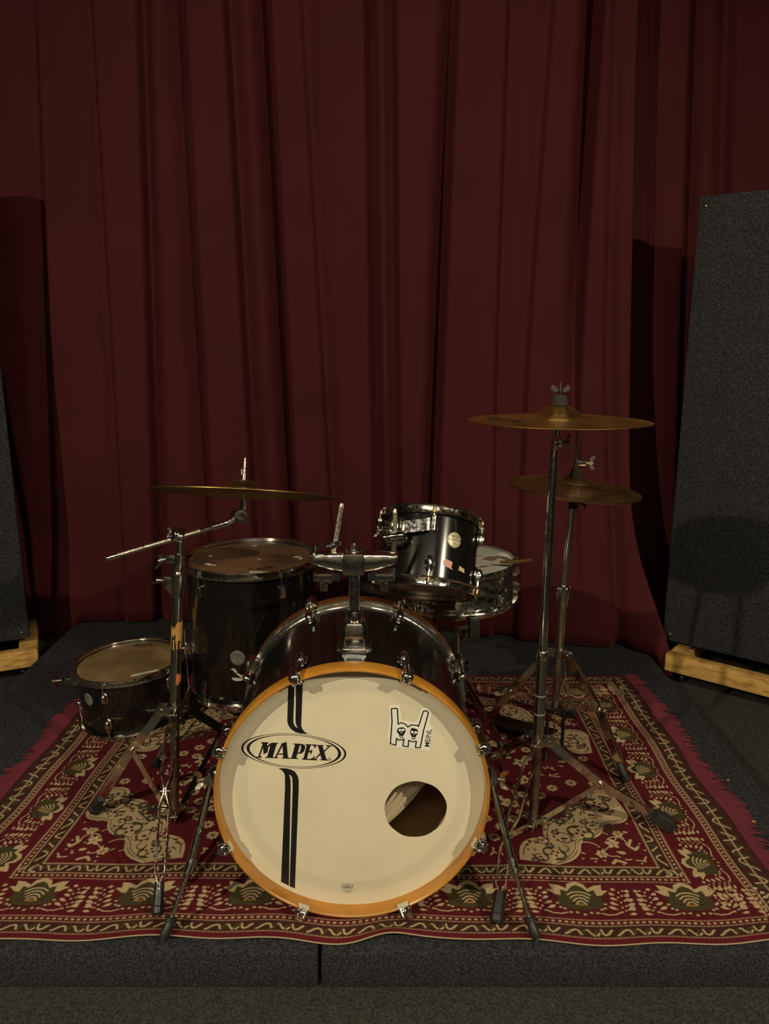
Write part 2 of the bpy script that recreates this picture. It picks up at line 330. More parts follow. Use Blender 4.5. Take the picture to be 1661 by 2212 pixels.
# ------------------------------------------------------------------ the rug: woven pattern rasterised into a fine weave grid
RW, RD = 2.0, 1.32
RES = 0.0008
PW, PH = int(RW / RES), int(RD / RES)
PAL = {'red': (0.085, 0.0062, 0.0105), 'cream': (0.44, 0.33, 0.18), 'olive': (0.052, 0.042, 0.016), 'brown': (0.050, 0.014, 0.012), 'ochre': (0.23, 0.12, 0.018), 'edge': (0.105, 0.0075, 0.013), 'drk': (0.035, 0.028, 0.020)}
class Raster:
    """quarter motifs are drawn mirrored by sx, sy about the rug's middle"""
    def __init__(s): s.a = np.zeros((PH, PW, 3), np.float32); s.a[:] = PAL['red']; s.xf = [(0, 0, 1, 0, 0, 1)]
    def _win(s, x0, y0, x1, y1):
        i0, i1 = max(0, int(x0 / RES) - 1), min(PW, int(x1 / RES) + 2); j0, j1 = max(0, int(y0 / RES) - 1), min(PH, int(y1 / RES) + 2)
        if i1 <= i0 or j1 <= j0: return None
        X = (np.arange(i0, i1) + .5) * RES; Y = (np.arange(j0, j1) + .5) * RES
        return i0, i1, j0, j1, X[None, :], Y[:, None]
    def put(s, win, m, c):
        i0, i1, j0, j1, _, _ = win; s.a[j0:j1, i0:i1][m] = PAL[c]
    def ell(s, x, y, a, b, ang, c, M=None):
        if M: x, y = M(x, y); dx, dy = M.d(math.cos(ang), math.sin(ang)); ang = math.atan2(dy, dx)
        r = max(a, b); w = s._win(x - r, y - r, x + r, y + r)
        if w is None: return
        X, Y = w[4] - x, w[5] - y; ca, sa = math.cos(ang), math.sin(ang)
        s.put(w, ((X * ca + Y * sa) / a) ** 2 + ((-X * sa + Y * ca) / b) ** 2 < 1, c)
    def tear(s, x, y, L, wd, ang, c, M=None):
        """leaf: point at (x,y), growing along ang"""
        if M: x, y = M(x, y); dx, dy = M.d(math.cos(ang), math.sin(ang)); ang = math.atan2(dy, dx)
        w = s._win(x - L, y - L, x + L, y + L)
        if w is None: return
        X, Y = w[4] - x, w[5] - y; ca, sa = math.cos(ang), math.sin(ang); U = (X * ca + Y * sa) / L; V = -X * sa + Y * ca
        Uc = np.clip(U, 0, 1); s.put(w, (U > 0) & (U < 1) & (np.abs(V) < wd * 0.5 * np.sin(PI * Uc ** 1.5) + 1e-9), c)
    def line(s, pts, wd, c, M=None):
        if M: pts = [M(*p) for p in pts]
        for (x0, y0), (x1, y1) in zip(pts[:-1], pts[1:]):
            r = wd / 2; w = s._win(min(x0, x1) - r, min(y0, y1) - r, max(x0, x1) + r, max(y0, y1) + r)
            if w is None: continue
            dx, dy = x1 - x0, y1 - y0; l2 = dx * dx + dy * dy or 1e-12
            t = np.clip(((w[4] - x0) * dx + (w[5] - y0) * dy) / l2, 0, 1)
            s.put(w, (w[4] - x0 - t * dx) ** 2 + (w[5] - y0 - t * dy) ** 2 < r * r, c)
    def poly(s, pts, c, M=None):
        if M: pts = [M(*p) for p in pts]
        xs = [p[0] for p in pts]; ys = [p[1] for p in pts]; w = s._win(min(xs), min(ys), max(xs), max(ys))
        if w is None: return
        ins = np.zeros((w[5].shape[0], w[4].shape[1]), bool)
        for (x0, y0), (x1, y1) in zip(pts, pts[1:] + pts[:1]):
            if y0 == y1: continue
            ins ^= ((y0 > w[5]) != (y1 > w[5])) & (w[4] < (x1 - x0) * (w[5] - y0) / (y1 - y0) + x0)
        s.put(w, ins, c)
    def rect(s, x0, y0, x1, y1, c):
        w = s._win(x0, y0, x1, y1); s.put(w, np.ones((w[3] - w[2], w[1] - w[0]), bool), c)
class Xf:
    """local frame: origin o, unit x dir ax, y dir ay"""
    def __init__(s, o, ax, ay): s.o, s.ax, s.ay = o, ax, ay
    def __call__(s, x, y): return (s.o[0] + s.ax[0] * x + s.ay[0] * y, s.o[1] + s.ax[1] * x + s.ay[1] * y)
    def d(s, x, y): return (s.ax[0] * x + s.ay[0] * y, s.ax[1] * x + s.ay[1] * y)
def mk(o, ax, ay): return Xf(o, ax, ay)
rg = Raster(); rr = random.Random(3)
EX = 0.022                              # the two short sides carry a wider edge band
def frame_sides():
    # (origin, along, inward, length, side_extra)
    return [((0, 0), (1, 0), (0, 1), RW, 0.0, EX), ((0, RD), (1, 0), (0, -1), RW, 0.0, EX),
            ((0, 0), (0, 1), (1, 0), RD, EX, 0.0), ((RW, 0), (0, 1), (-1, 0), RD, EX, 0.0)]
def band(v0, v1, col):                   # concentric rectangular band (v from the edge, long side units)
    for o, al, inn, Ln, e, eo in frame_sides():
        m = mk(o, al, inn); a0 = v0 + e; a1 = v1 + e; s0 = v0 + eo
        if v0 < 0.03: a0 = v0 if (not e or v0 == 0) else .006
        p = [m(s0, a0), m(Ln - s0, a1)]
        x0, x1 = sorted((p[0][0], p[1][0])); y0, y1 = sorted((p[0][1], p[1][1]))
        rg.rect(x0, y0, x1, y1, col)
def rope(v):
    for o, al, inn, Ln, e, eo in frame_sides():
        m = mk(o, al, inn); s = v + eo; vv = v + e
        for dv in (-0.0014, 0.0014) if v > 0.19 or e else (0,):
            t = s
            while t < Ln - s:
                rg.line([(t, vv + dv - .0012), (t + .0028, vv + dv + .0012)], .0017, 'cream', m); t += .0052
def dots(v, a=.0040, b=.0028, st=.0138):
    for o, al, inn, Ln, e, eo in frame_sides():
        m = mk(o, al, inn); s = v + eo; n = int((Ln - 2 * s) / st)
        for i in range(n + 1): rg.ell(s + (Ln - 2 * s) * i / n, v + e, a, b, 0, 'cream', m)
def waves(v0, v1):
    for o, al, inn, Ln, e, eo in frame_sides():
        m = mk(o, al, inn); a0, a1 = (v0 + e, v1 + e) if v0 > .03 else (v0 if not e else .012, v1 + e - .004); s = a0 if not e else v0; h = a1 - a0; per = (0.108 if v0 < .03 else 0.092) * (1.0 if not e else 1.35)
        n = max(1, int((Ln - 2 * s) / per)); per = (Ln - 2 * s) / n; wd = .0042
        Yv = lambda q: a0 + h * (.12 + .76 * q)
        for i in range(n):
            x = s + i * per
            for k in range(4):
                xx = x + per * (k + .1) / 4
                rg.poly([(xx, Yv(.05)), (xx + per * .10, Yv(0)), (xx + per * .24, Yv(.95)), (xx + per * .13, Yv(1))], 'olive', m)
            P = lambda pts: rg.line([(x + per * u, Yv(q)) for u, q in pts], wd, 'cream', m)
            P([(.00, .95), (.02, .35), (.06, .18), (.13, .35), (.20, .8)]); P([(.16, .62), (.21, .85)]) if not e else None
            P([(.30, .1), (.36, .3), (.42, .62), (.50, .85), (.56, .78), (.58, .45), (.60, .2)])
            P([(.72, .88), (.76, .75), (.78, .45), (.84, .12)])
            if not e: P([(.90, .1), (.95, .4)])
def lotus(m, s=1.0):
    E = lambda x, y, a, b, g, c: rg.ell(x * s, y * s, a * s, b * s, g, c, m)
    Tt = lambda x, y, L, wd, g, c: rg.tear(x * s, y * s, L * s, wd * s, g, c, m)
    # pointed cream petals with olive hearts, then chevrons
    rg.poly([(x * s, y * s) for x, y in [(-.030, .000), (-.066, .030), (-.052, .031), (-.056, .048), (-.040, .046), (-.022, .036), (-.018, .050), (0, .058), (.018, .050), (.022, .036), (.040, .046), (.056, .048), (.052, .031), (.066, .030), (.030, 0)]], 'cream', m)
    rg.poly([(x * s, y * s) for x, y in [(-.040, -.008), (-.050, .016), (-.038, .014), (-.036, .032), (-.022, .026), (-.012, .040), (0, .047), (.012, .040), (.022, .026), (.036, .032), (.038, .014), (.050, .016), (.040, -.008)]], 'olive', m)
    E(0, -.004, .047, .022, 0, 'olive'); E(0, -.016, .040, .011, 0, 'olive'); E(0, -.010, .030, .0025, 0, 'brown')
    for k in range(4):
        y = .026 - k * .0092; a = .024 - .0045 * k
        rg.line([(-a * s, (y - .010) * s), (-a * .5 * s, (y - .002) * s), (0, y * s), (a * .5 * s, (y - .002) * s), (a * s, (y - .010) * s)], .0036 * s, 'cream', m)
    E(0, -.012, .009, .0035, 0, 'ochre')
    for k in range(11):
        a = PI + .15 + (PI - .3) * k / 10; x, y = .050 * math.cos(a), -.006 + .030 * math.sin(a) - .004 * (k % 2)
        E(x, y, .0055, .0045, 0, 'olive'); E(x, y, .0033, .0026, 0, 'cream')
    for sg in (-1, 1):
        rg.line([(sg * .034 * s, -.036 * s), (sg * .048 * s, -.041 * s), (sg * .064 * s, -.040 * s), (sg * .078 * s, -.033 * s)], .0030 * s, 'cream', m)
def sprig(m, s=1.0, sg=1):
    st = [(0, -.036), (.004, -.022), (.006, -.006), (.004, .010), (.010, .026)]
    for i, (x, y) in enumerate(st):
        for dx in (-.005, .005): rg.ell((x * sg + dx) * s, (y + dx * sg * .5) * s, .0032 * s, .0024 * s, .6, 'cream', m)
        L = (.024, .022, .019, .016, .013)[i]
        rg.tear((x * sg + sg * .007) * s, (y + .001) * s, L * 1.02 * s, .0098 * s, PI / 2 - sg * (PI / 2 - .55 + .12 * i), 'cream', m)
        rg.tear((x * sg + sg * .007) * s, (y - .010) * s, L * .80 * s, .0078 * s, PI / 2 - sg * (PI / 2 - .15), 'cream', m)
        rg.tear((x * sg - sg * .009) * s, (y + .004) * s, L * 1.02 * s, .0088 * s, PI / 2 + sg * (PI / 2 - .5), 'cream', m)
def flower(x, y, r, c, m, n=8, mid='red'):
    for k in range(n):
        a = 2 * PI * k / n; rg.tear(x + r * .12 * math.cos(a), y + r * .12 * math.sin(a), r * .92, r * .62 * 6.4 / n, a, c, m)
    rg.ell(x, y, r * .2, r * .2, 0, mid, m)
def star(x, y, r, c, m, n=5, a0=.3):
    for k in range(n):
        a = a0 + 2 * PI * k / n; rg.ell(x + r * .52 * math.cos(a), y + r * .52 * math.sin(a), r * .5, r * .29, a, c, m)
    rg.ell(x, y, r * .22, r * .22, 0, 'drk', m)
def curl(x, y, r, a0, a1, wd, c, m, n=14, shrink=.45):
    pts = []
    for i in range(n + 1):
        t = i / n; a = a0 + (a1 - a0) * t; q = r * (1 - shrink * t); pts.append((x + q * math.cos(a), y + q * math.sin(a)))
    rg.line(pts, wd, c, m)
band(0.0, 0.019, 'edge'); band(.019, .050, 'brown'); waves(.020, .049); rope(.018); rope(.051); dots(.0590); rope(.067)
# lotus band (v .067 - .186)
vmid = .126
for yy, inn in ((0, 1), (RD, -1)):
    for k in range(-4, 5):
        m = mk((1.03 + .246 * k, yy + inn * vmid), (1, 0), (0, inn))
        if abs(1.03 + .246 * k - 1.0) < .86: lotus(m, 1.06)
        for sg in (-1, 1):
            m2 = mk((1.03 + .246 * k + .123 - sg * .035, yy + inn * (vmid + .002)), (1, 0), (0, inn)); sprig(m2, 1.0, sg)
            if k == -4: sprig(mk((1.03 + .246 * (k - 1) + .123 - sg * .035, yy + inn * (vmid + .002)), (1, 0), (0, inn)), 1.0, sg)
for xx, inn in ((0, 1), (RW, -1)):
    for k in range(-2, 3):
        y = RD / 2 + .207 * k + .01
        m = mk((xx + inn * (vmid + EX - .002), y), (0, 1), (inn, 0)); lotus(m, .92)
        for sg in (-1, 1): sprig(mk((xx + inn * (vmid + EX), y + .1035 - sg * .030), (0, 1), (inn, 0)), .82, sg)
    for sg in (-1, 1): sprig(mk((xx + inn * (vmid + EX), RD / 2 + .01 - 2.5 * .207 - sg * .030), (0, 1), (inn, 0)), .82, sg)
rope(.187); dots(.1965); rope(.206); band(.2085, .237, 'brown'); waves(.209, .2365); rope(.239)
# the red ground inside, with a mirrored ornament in every corner
FX, FY = .243 + EX, .243
for sx in (0, 1):
    for sy in (0, 1):
        m = mk((FX if not sx else RW - FX, FY if not sy else RD - FY), (1 if not sx else -1, 0), (0, 1 if not sy else -1))
        # cream scalloped mass running diagonally across the corner
        mass = []
        for i in range(25):
            t = i / 24; x = .00 + .31 * t; y = .31 * (1 - t ** 1.3)
            k = .020 * abs(math.sin(t * PI * 4)) ; mass.append((x * .98 + k + .018, y * .95 + k + .018))
        for i in range(21):
            t = 1 - i / 20; x = .31 * t ; y = .20 * (1 - t ** 1.6)
            k = .022 * abs(math.sin(t * PI * 3)); mass.append((max(0, x * .74 - k * .7 + .004), max(0, y - k * .8 + .002)))
        sh = [(max(0, x), max(0, y)) for x, y in mass]
        rg.poly(sh, 'cream', m); rg.line(sh[:25], .004, 'cream', m)
        rg.line([(x - .007, y - .007) for x, y in sh[1:24]], .0026, 'red', m)
        rg.line([(x + .006, y + .006) for x, y in sh[25:44]], .0026, 'olive', m)
        rg.line([(x + .011, y + .011) for x, y in sh[26:43]], .0022, 'red', m)
        for fx, fy in ((.165, .205), (.192, .178), (.205, .215), (.150, .235), (.222, .190), (.178, .228)): flower(fx, fy, .017, 'drk', m, 8, 'cream')
        for px_, py_, q in ((.075, .250, .034), (.150, .130, .036), (.235, .045, .030)):
            rg.ell(px_, py_, q, q * .82, .6, 'olive', m)
            for k in range(4): a = .5 + k * PI / 2; rg.ell(px_ + q * .42 * math.cos(a), py_ + q * .42 * math.sin(a), q * .42, q * .34, a, 'cream', m)
            for k in range(4): a = .5 + (k + .5) * PI / 2; rg.ell(px_ + q * .30 * math.cos(a), py_ + q * .30 * math.sin(a), q * .13, q * .13, a, 'red', m)
        for fx, fy in ((.040, .275), (.110, .235), (.130, .175), (.215, .130), (.240, .075), (.285, .018), (.100, .285)): flower(fx, fy, .012, 'drk', m, 6, 'cream')
        for q in (0, 1, 2): curl(.060 + .075 * q, .215 - .075 * q, .016, q, q + 5, .0030, 'olive', m); curl(.090 + .075 * q, .250 - .070 * q, .012, q + 2, q + 7, .0026, 'red', m)
        for k in range(90):
            t = rr.random(); d = rr.uniform(-.05, .05); x = .02 + .27 * t + d * .7; y = .23 * (1 - t ** 1.4) + .03 + d * .7
            if min(math.hypot(x - a, y - b) for a, b in ((.075, .25), (.15, .13), (.235, .045), (.185, .205))) > .038: rg.ell(x, y, rr.uniform(.003, .006), rr.uniform(.002, .004), rr.random() * 3, rr.choice(('red', 'olive', 'red')), m)
        for cx_, cy_, q, a0, a1 in ((.105, .205, .026, 0, 5), (.045, .285, .022, 2, 7), (.200, .105, .026, 1, 6), (.272, .030, .020, 3, 8), (.115, .160, .018, 4, 9), (.255, .095, .018, 2, 7)):
            curl(cx_, cy_, q, a0, a1, .0034, 'red', m); rg.ell(cx_, cy_, q * .25, q * .18, 0, 'olive', m)
        # the red corner with curls and a small spray
        flower(.055, .125, .014, 'cream', m, 6); flower(.118, .045, .015, 'cream', m, 6); star(.080, .085, .019, 'cream', m, 5)
        curl(.070, .155, .034, -1.2, 2.6, .0036, 'cream', m); curl(.150, .062, .034, 2.6, -1.0, .0036, 'cream', m); curl(.062, .088, .030, .4, 3.4, .0034, 'cream', m); curl(.096, .060, .026, 4.2, 6.6, .0034, 'cream', m)
        rg.line([(.055, .125), (.066, .105), (.080, .085), (.100, .066), (.118, .045)], .0028, 'cream', m)
        rg.line([(.030, .100), (.042, .078), (.030, .062), (.022, .070)], .008, 'cream', m); rg.line([(.070, .012), (.090, .022), (.100, .010)], .008, 'cream', m)
        rg.line([(.012, .035), (.022, .020), (.040, .022)], .004, 'cream', m); rg.ell(.066, .050, .009, .006, .2, 'cream', m); rg.ell(.034, .132, .006, .004, .2, 'cream', m)
        for k in range(34):
            x, y = rr.uniform(.005, .17), rr.uniform(.005, .17)
            if x + y < .20: rg.ell(x, y, .0032, .0026, 0, 'cream', m)
        # small flowers beyond the mass
        for fx, fy, q in ((.285, .215, .017), (.315, .185, .017), (.250, .255, .017), (.300, .255, .018), (.345, .225, .016), (.220, .295, .017), (.270, .300, .016), (.350, .150, .017), (.385, .185, .016), (.375, .105, .017), (.180, .330, .016), (.225, .345, .016), (.415, .140, .016), (.410, .075, .016), (.055, .350, .016), (.120, .355, .017)):
            flower(fx, fy, q, 'cream', m, 8)
        star(.335, .265, .028, 'cream', m, 5); star(.405, .230, .024, 'cream', m, 5, .9); star(.450, .055, .026, 'cream', m, 5, .2); star(.470, .110, .022, 'cream', m, 5); star(.250, .370, .024, 'cream', m, 5)
        for k in range(9):
            rg.tear(.36 + .012 * k, .030 + .008 * (k % 3), .020, .006, rr.uniform(0, 3), 'cream', m); rg.tear(.14 + .012 * k, .385 + .006 * (k % 3), .020, .006, rr.uniform(0, 3), 'cream', m)
        for a in (0.2, .8, 1.4, 2.0, 2.6):
            rg.tear(.455, .165, .034, .013, a, 'cream', m); rg.tear(.30, .345, .030, .012, a + 3.1, 'cream', m)
    # edge medallions between the corners
for sy in (0, 1):
    m = mk((1.0, FY if not sy else RD - FY), (1, 0), (0, 1 if not sy else -1))
    for q, c in ((.20, 'cream'), (.185, 'red'), (.17, 'olive'), (.158, 'red')): rg.poly([(q * 1.25 * math.cos(a) , max(0, q * .72 * math.sin(a) * (1 + .07 * math.cos(9 * a)))) for a in [PI * i / 40 for i in range(41)]], c, m)
    for k in range(9): a = PI * (k + .5) / 9; flower(.135 * math.cos(a), .075 * math.sin(a), .016, 'cream', m, 8)
    flower(0, .03, .03, 'cream', m, 8)
rg_m = mk((1.0, RD / 2), (1, 0), (0, 1))
for k in range(16): a = 2 * PI * k / 16; flower(.22 * math.cos(a), .13 * math.sin(a), .018, 'cream', rg_m, 8)
for k in range(22): a = 2 * PI * k / 22; rg.tear(.14 * math.cos(a), .08 * math.sin(a), .035, .012, a, 'cream', rg_m)
star(0, 0, .05, 'cream', rg_m, 8)
# weave irregularity, 2x2 averaging down to the mesh grid
A4 = rg.a[:PH // 2 * 2, :PW // 2 * 2].reshape(PH // 2, 2, PW // 2, 2, 3).mean((1, 3))
gy, gx, _ = A4.shape
rng = np.random.default_rng(5)
A4 = A4 * (0.86 + 0.28 * rng.random((gy, gx, 1), dtype=np.float32))
# worn dark burn on the right
bx, by = 1.66, .40
YY, XX = np.mgrid[0:gy, 0:gx].astype(np.float32) * (2 * RES)
dd = np.sqrt(((XX - bx) / .036) ** 2 + ((YY - by) / .030) ** 2) + .35 * (rng.random((gy, gx), dtype=np.float32) - .5)
bm_ = np.clip(1.3 - dd, 0, 1)[..., None] * .85
A4 = A4 * (1 - bm_) + np.array([.022, .014, .008], np.float32) * bm_
# world placement: the rug lies slightly skewed on the platform
FLc, FRc, BRc, BLc = (-1.105, 1.402), (.926, 1.380), (.912, 2.700), (-1.020, 2.715)
U = (np.arange(gx) / (gx - 1))[None, :]; V = (np.arange(gy) / (gy - 1))[:, None]
def rug_xy(U, V):
    X = (1 - V) * ((1 - U) * FLc[0] + U * FRc[0]) + V * ((1 - U) * BLc[0] + U * BRc[0])
    Y = (1 - V) * ((1 - U) * FLc[1] + U * FRc[1]) + V * ((1 - U) * BLc[1] + U * BRc[1])
    k = (1 - V) ** 6
    Y = Y + k * (.007 * np.sin(U * 21 + .6) + .005 * np.sin(U * 47) + .012 * np.exp(-((U - .545) / .035) ** 2))
    X = X + .008 * np.sin(V * 9 + 1) * (U - .5) + .004 * np.sin(V * 23) * (2 * U - 1) ** 4
    Z = .0045 + .0022 * (1 + np.sin(X * 17 + Y * 4)) * np.exp(-((V) / .16) ** 2) + .0012 * (1 + np.sin(X * 9 + 2 * np.sin(Y * 7))) + .010 * np.exp(-((U - .545) / .03) ** 2 - (V / .02) ** 2)
    return X, Y, Z
X, Y, Z = rug_xy(U, V)
Z = Z + 0.0005 * ((np.arange(gx)[None, :] + np.arange(gy)[:, None]) % 2)
def grid_mesh(name, X, Y, Z, C, m):
    gy, gx = X.shape; me = bpy.data.meshes.new(name)
    me.vertices.add(gx * gy); me.vertices.foreach_set('co', np.stack([X, Y, Z], -1).astype(np.float32).ravel())
    nf = (gx - 1) * (gy - 1); a = (np.arange(gy - 1)[:, None] * gx + np.arange(gx - 1)[None, :]).ravel()
    idx = np.stack([a, a + 1, a + gx + 1, a + gx], -1).astype(np.int32).ravel()
    me.loops.add(nf * 4); me.loops.foreach_set('vertex_index', idx)
    me.polygons.add(nf); me.polygons.foreach_set('loop_start', np.arange(0, nf * 4, 4, dtype=np.int32)); me.polygons.foreach_set('use_smooth', np.ones(nf, bool))
    me.update(calc_edges=True)
    at = me.color_attributes.new('weave', 'FLOAT_COLOR', 'POINT')
    at.data.foreach_set('color', np.concatenate([C, np.ones(C.shape[:2] + (1,), np.float32)], -1).astype(np.float32).ravel())
    me.materials.append(m); o = bpy.data.objects.new(name, me); COL.objects.link(o); return o
RUGM = mat('woven_rug', (0.1, 0.01, 0.01), 0.92, 0, 0.2)
N, L, b = nt(RUGM); va = N.new('ShaderNodeVertexColor'); va.layer_name = 'weave'; L.new(va.outputs[0], b.inputs['Base Color'])
rug = grid_mesh('rug', X, Y, Z, A4, RUGM)
tag(rug, 'patterned dark red and cream oriental style rug spread under the whole drum kit', 'rug')
del rg, A4
# bound front edge in cream thread
ed = MB(); Ue = np.linspace(0, 1, 400)[None, :]; ex, ey, ez = rug_xy(Ue, np.zeros((1, 1))); 
ed.tube([(float(ex[0, i]), float(ey[0, i]) - .001, float(ez[0, i]) + .0003 * (i % 2)) for i in range(400)], .0017, 5)
ed.build('edge_binding', mat('cream_thread', (0.34, 0.27, 0.16), 0.9), rug, label='frayed cream stitched edge')
for side in (0, 1):
    fb = MB(); rf = random.Random(11 + side); Vn = 400
    for i in range(Vn):
        v = (i + rf.random()) / Vn; x, y, z = [float(q.ravel()[0]) for q in rug_xy(np.array([[float(side)]]), np.array([[v]]))]
        s = 1 if side else -1; cl = math.sin(v * 85) * .5 + math.sin(v * 37 + 1) * .5
        Lf = .054 + .010 * math.sin(v * 19) + rf.uniform(-.016, .012); yc = (math.floor(y / .034) + .5) * .034 + .010 * math.sin(math.floor(y / .034) * 5.1); dy = (yc - y) * .80 - .012 * cl + rf.uniform(-.004, .004)
        for k in range(3):
            oy = rf.uniform(-.004, .004); l2 = Lf * rf.uniform(.85, 1.05)
            fb.tube([(x - s * .004, y + oy, z + .001), (x + s * l2 * .35, y + oy + dy * .2, z + .001 + rf.random() * .004), (x + s * l2 * .7, y + oy * 2 + dy * .6, .003 + rf.random() * .005), (x + s * l2, y + oy * 3 + dy, .0022)], [.0016, .0020, .0018, .0009], 5)
    o = fb.build('fringe', FRINGE, rug, label='crimson thread fringe'); o['kind'] = 'stuff'
RUGZ = 0.0075

# ------------------------------------------------------------------ felt covered panels on pine frames
def panel(label, origin, rz, wd, ht, mirror=1, sh=-.05):
    """origin: ground point at the inner corner of the frame's front beam; local x runs along the beam"""
    t = thing('acoustic_panel', label, 'panel', origin, (0, 0, rz), 'tall felt covered screens beside the platform')
    s = mirror
    MB().box((s * .42 * wd / .9, 0, .085), (wd * .93, .045, .07), bev=.003).build('frame_beam', WOOD, t, label='yellow pine front beam')
    MB().box((s * .42 * wd / .9, .33, .085), (wd * .93, .045, .07), bev=.003).build('frame_beam', WOOD, t)
    for x in (.035, wd * .93 - .055):
        MB().box((s * x, .165, .082), (.07, .283, .06), bev=.003).build('cross_beam', WOOD, t)
    pn = MB().box((s * (wd / 2 + sh), .10, .135 + ht / 2), (wd, .045, ht), bev=.010).build('felt_board', CARPET, t, label='charcoal felt covered board')
    for x, z in ((.045, ht + .10), (wd - .03, ht + .10), (.05, .165), (wd * .55, .165)):
        MB().ell((s * (x + sh - .02), .0755, z), (.0045, .002, .0045), n=10, m=6).build('screw', BRASS, pn)
    for x in (.06, wd * .9 - .05):
        for y in (.02, .31):
            m = MB().lathe([(.0, -.010), (.018, -.010), (.021, -.004), (.021, .004), (.018, .010), (0, .010)], 20, T(s * x, y, .0215) @ RY(PI / 2))
            m.box((s * x, y, .045), (.028, .03, .008)); m.build('caster', BLACKM, t)
    return t
panel('tall charcoal felt panel on a yellow pine frame at the right edge', (1.125, 2.862, FZ), R_(-39), .95, 1.70, 1)
panel('tall charcoal felt panel on a pine frame at the left edge, mostly out of view', (-1.400, 2.905, FZ), R_(24), .95, 1.82, -1, .025)

# ------------------------------------------------------------------ drums
def lug_pod(M, s=1.0, style='oval'):
    """a lug casting on the shell: local z outward, local y up (towards its rod)"""
    m = MB()
    if style == 'oval':
        m.ell((0, 0, .004 * s), (.0125 * s, .021 * s, .006 * s), M, n=20, m=10)
        m.ell((0, .001 * s, .011 * s), (.0085 * s, .017 * s, .011 * s), M, n=18, m=10, p=.85)
    elif style == 'hex':
        m.prism([(-.011 * s, -.008 * s), (-.008 * s, -.020 * s), (.008 * s, -.020 * s), (.011 * s, -.008 * s), (.010 * s, .014 * s), (.006 * s, .018 * s), (-.006 * s, .018 * s), (-.010 * s, .014 * s)], 0, .012 * s, M)
        m.prism([(-.008 * s, -.008 * s), (-.006 * s, -.015 * s), (.006 * s, -.015 * s), (.008 * s, -.008 * s), (.007 * s, .012 * s), (-.007 * s, .012 * s)], .012 * s, .018 * s, M)
    m.tube([M @ Vector((0, .012 * s, .011 * s)), M @ Vector((0, .026 * s, .011 * s))], .0045 * s, 10)
    return m
def shellM(R, a, z, up=1): return RZ(a) @ T(R, 0, z) @ Matrix(((0, 0, 1, 0), (1, 0, 0, 0), (0, up, 0, 0), (0, 0, 0, 1)))
def make_tom(t, R, z0, z1, nl, phi, lugs, head_m, lug_off=.045, shell=BLACKL, both=True, hoop_h=.020, bottom_m=None, dent=False, rod_m=BRASSY):
    """R shell radius, z0/z1 lower and upper bearing edges"""
    if dent:                                                      # hammered metal shell
        n, k = 160, 34; vs = []
        for j in range(k + 1):
            z = z0 + (z1 - z0) * j / k
            for i in range(n):
                a = 2 * PI * i / n; c = mnoise.cell_vector(Vector((0, 0, 0)))
                v = mnoise.voronoi(Vector((math.cos(a) * 6.0, math.sin(a) * 6.0, z * 34)))[0]
                r = R - .0028 * max(0, 1 - v[0] * 1.7) ; vs.append((r * math.cos(a), r * math.sin(a), z))
        fs = [(j * n + i, j * n + (i + 1) % n, (j + 1) * n + (i + 1) % n, (j + 1) * n + i) for j in range(k) for i in range(n)]
        MB().add(vs, fs).build('shell', shell, t, sharp=180)
    else:
        m = MB(); m.lathe([(R, z0), (R, z0 + .002), (R, z1 - .002), (R, z1), (R - .006, z1), (R - .006, z0)], 96, closed=True); m.build('shell', shell, t)
    for s, zb, nm in ((1, z1, 'top'), (-1, z0, 'bottom')):
        h = MB(); zz = lambda q: zb + s * (q - .010)
        pr = [(R + .003, zz(0)), (R + .0145, zz(.0005)), (R + .0155, zz(.0025)), (R + .0075, zz(.0055)), (R + .0062, zz(.012)), (R + .0062, zz(hoop_h - .001)), (R + .010, zz(hoop_h + .002)), (R + .0095, zz(hoop_h + .004)), (R + .0035, zz(hoop_h + .001)), (R + .0035, zz(.004))]
        if s < 0: pr = pr[::-1]
        h.lathe(pr, 96, closed=True); hp = h.build('hoop', CHROME, t)
        hd = MB(); z = zb + s * .0015
        hd.lathe([(.0005, z), (R * .5, z), (R - .012, z), (R - .003, z - s * .001), (R + .0030, z - s * .006)], 72)
        hd.build('drumhead', head_m if s > 0 else (bottom_m or HEADA), t, label=None)
    for i in range(nl):
        a = phi + 2 * PI * i / nl
        for s, zb in ((1, z1), (-1, z0)):
            lz = zb - s * lug_off
            o = lug_pod(shellM(R, a, lz, s), 1.0, lugs).build('lug', CHROME, t)
            ca, sa = math.cos(a), math.sin(a); rr_ = R + .011
            rod = MB(); rod.tube([(rr_ * ca, rr_ * sa, lz + s * .018), (rr_ * ca, rr_ * sa, zb + s * .004)], .0026, 8)
            rod.lathe([(.0001, .009), (.0035, .009), (.0042, .006), (.0042, .001), (.0065, 0), (.0065, -.002), (.0001, -.002)], 10, T(rr_ * ca, rr_ * sa, zb + s * .0) @ (RX(0) if s > 0 else RX(PI)))
            rod.build('tension_rod', rod_m, t)
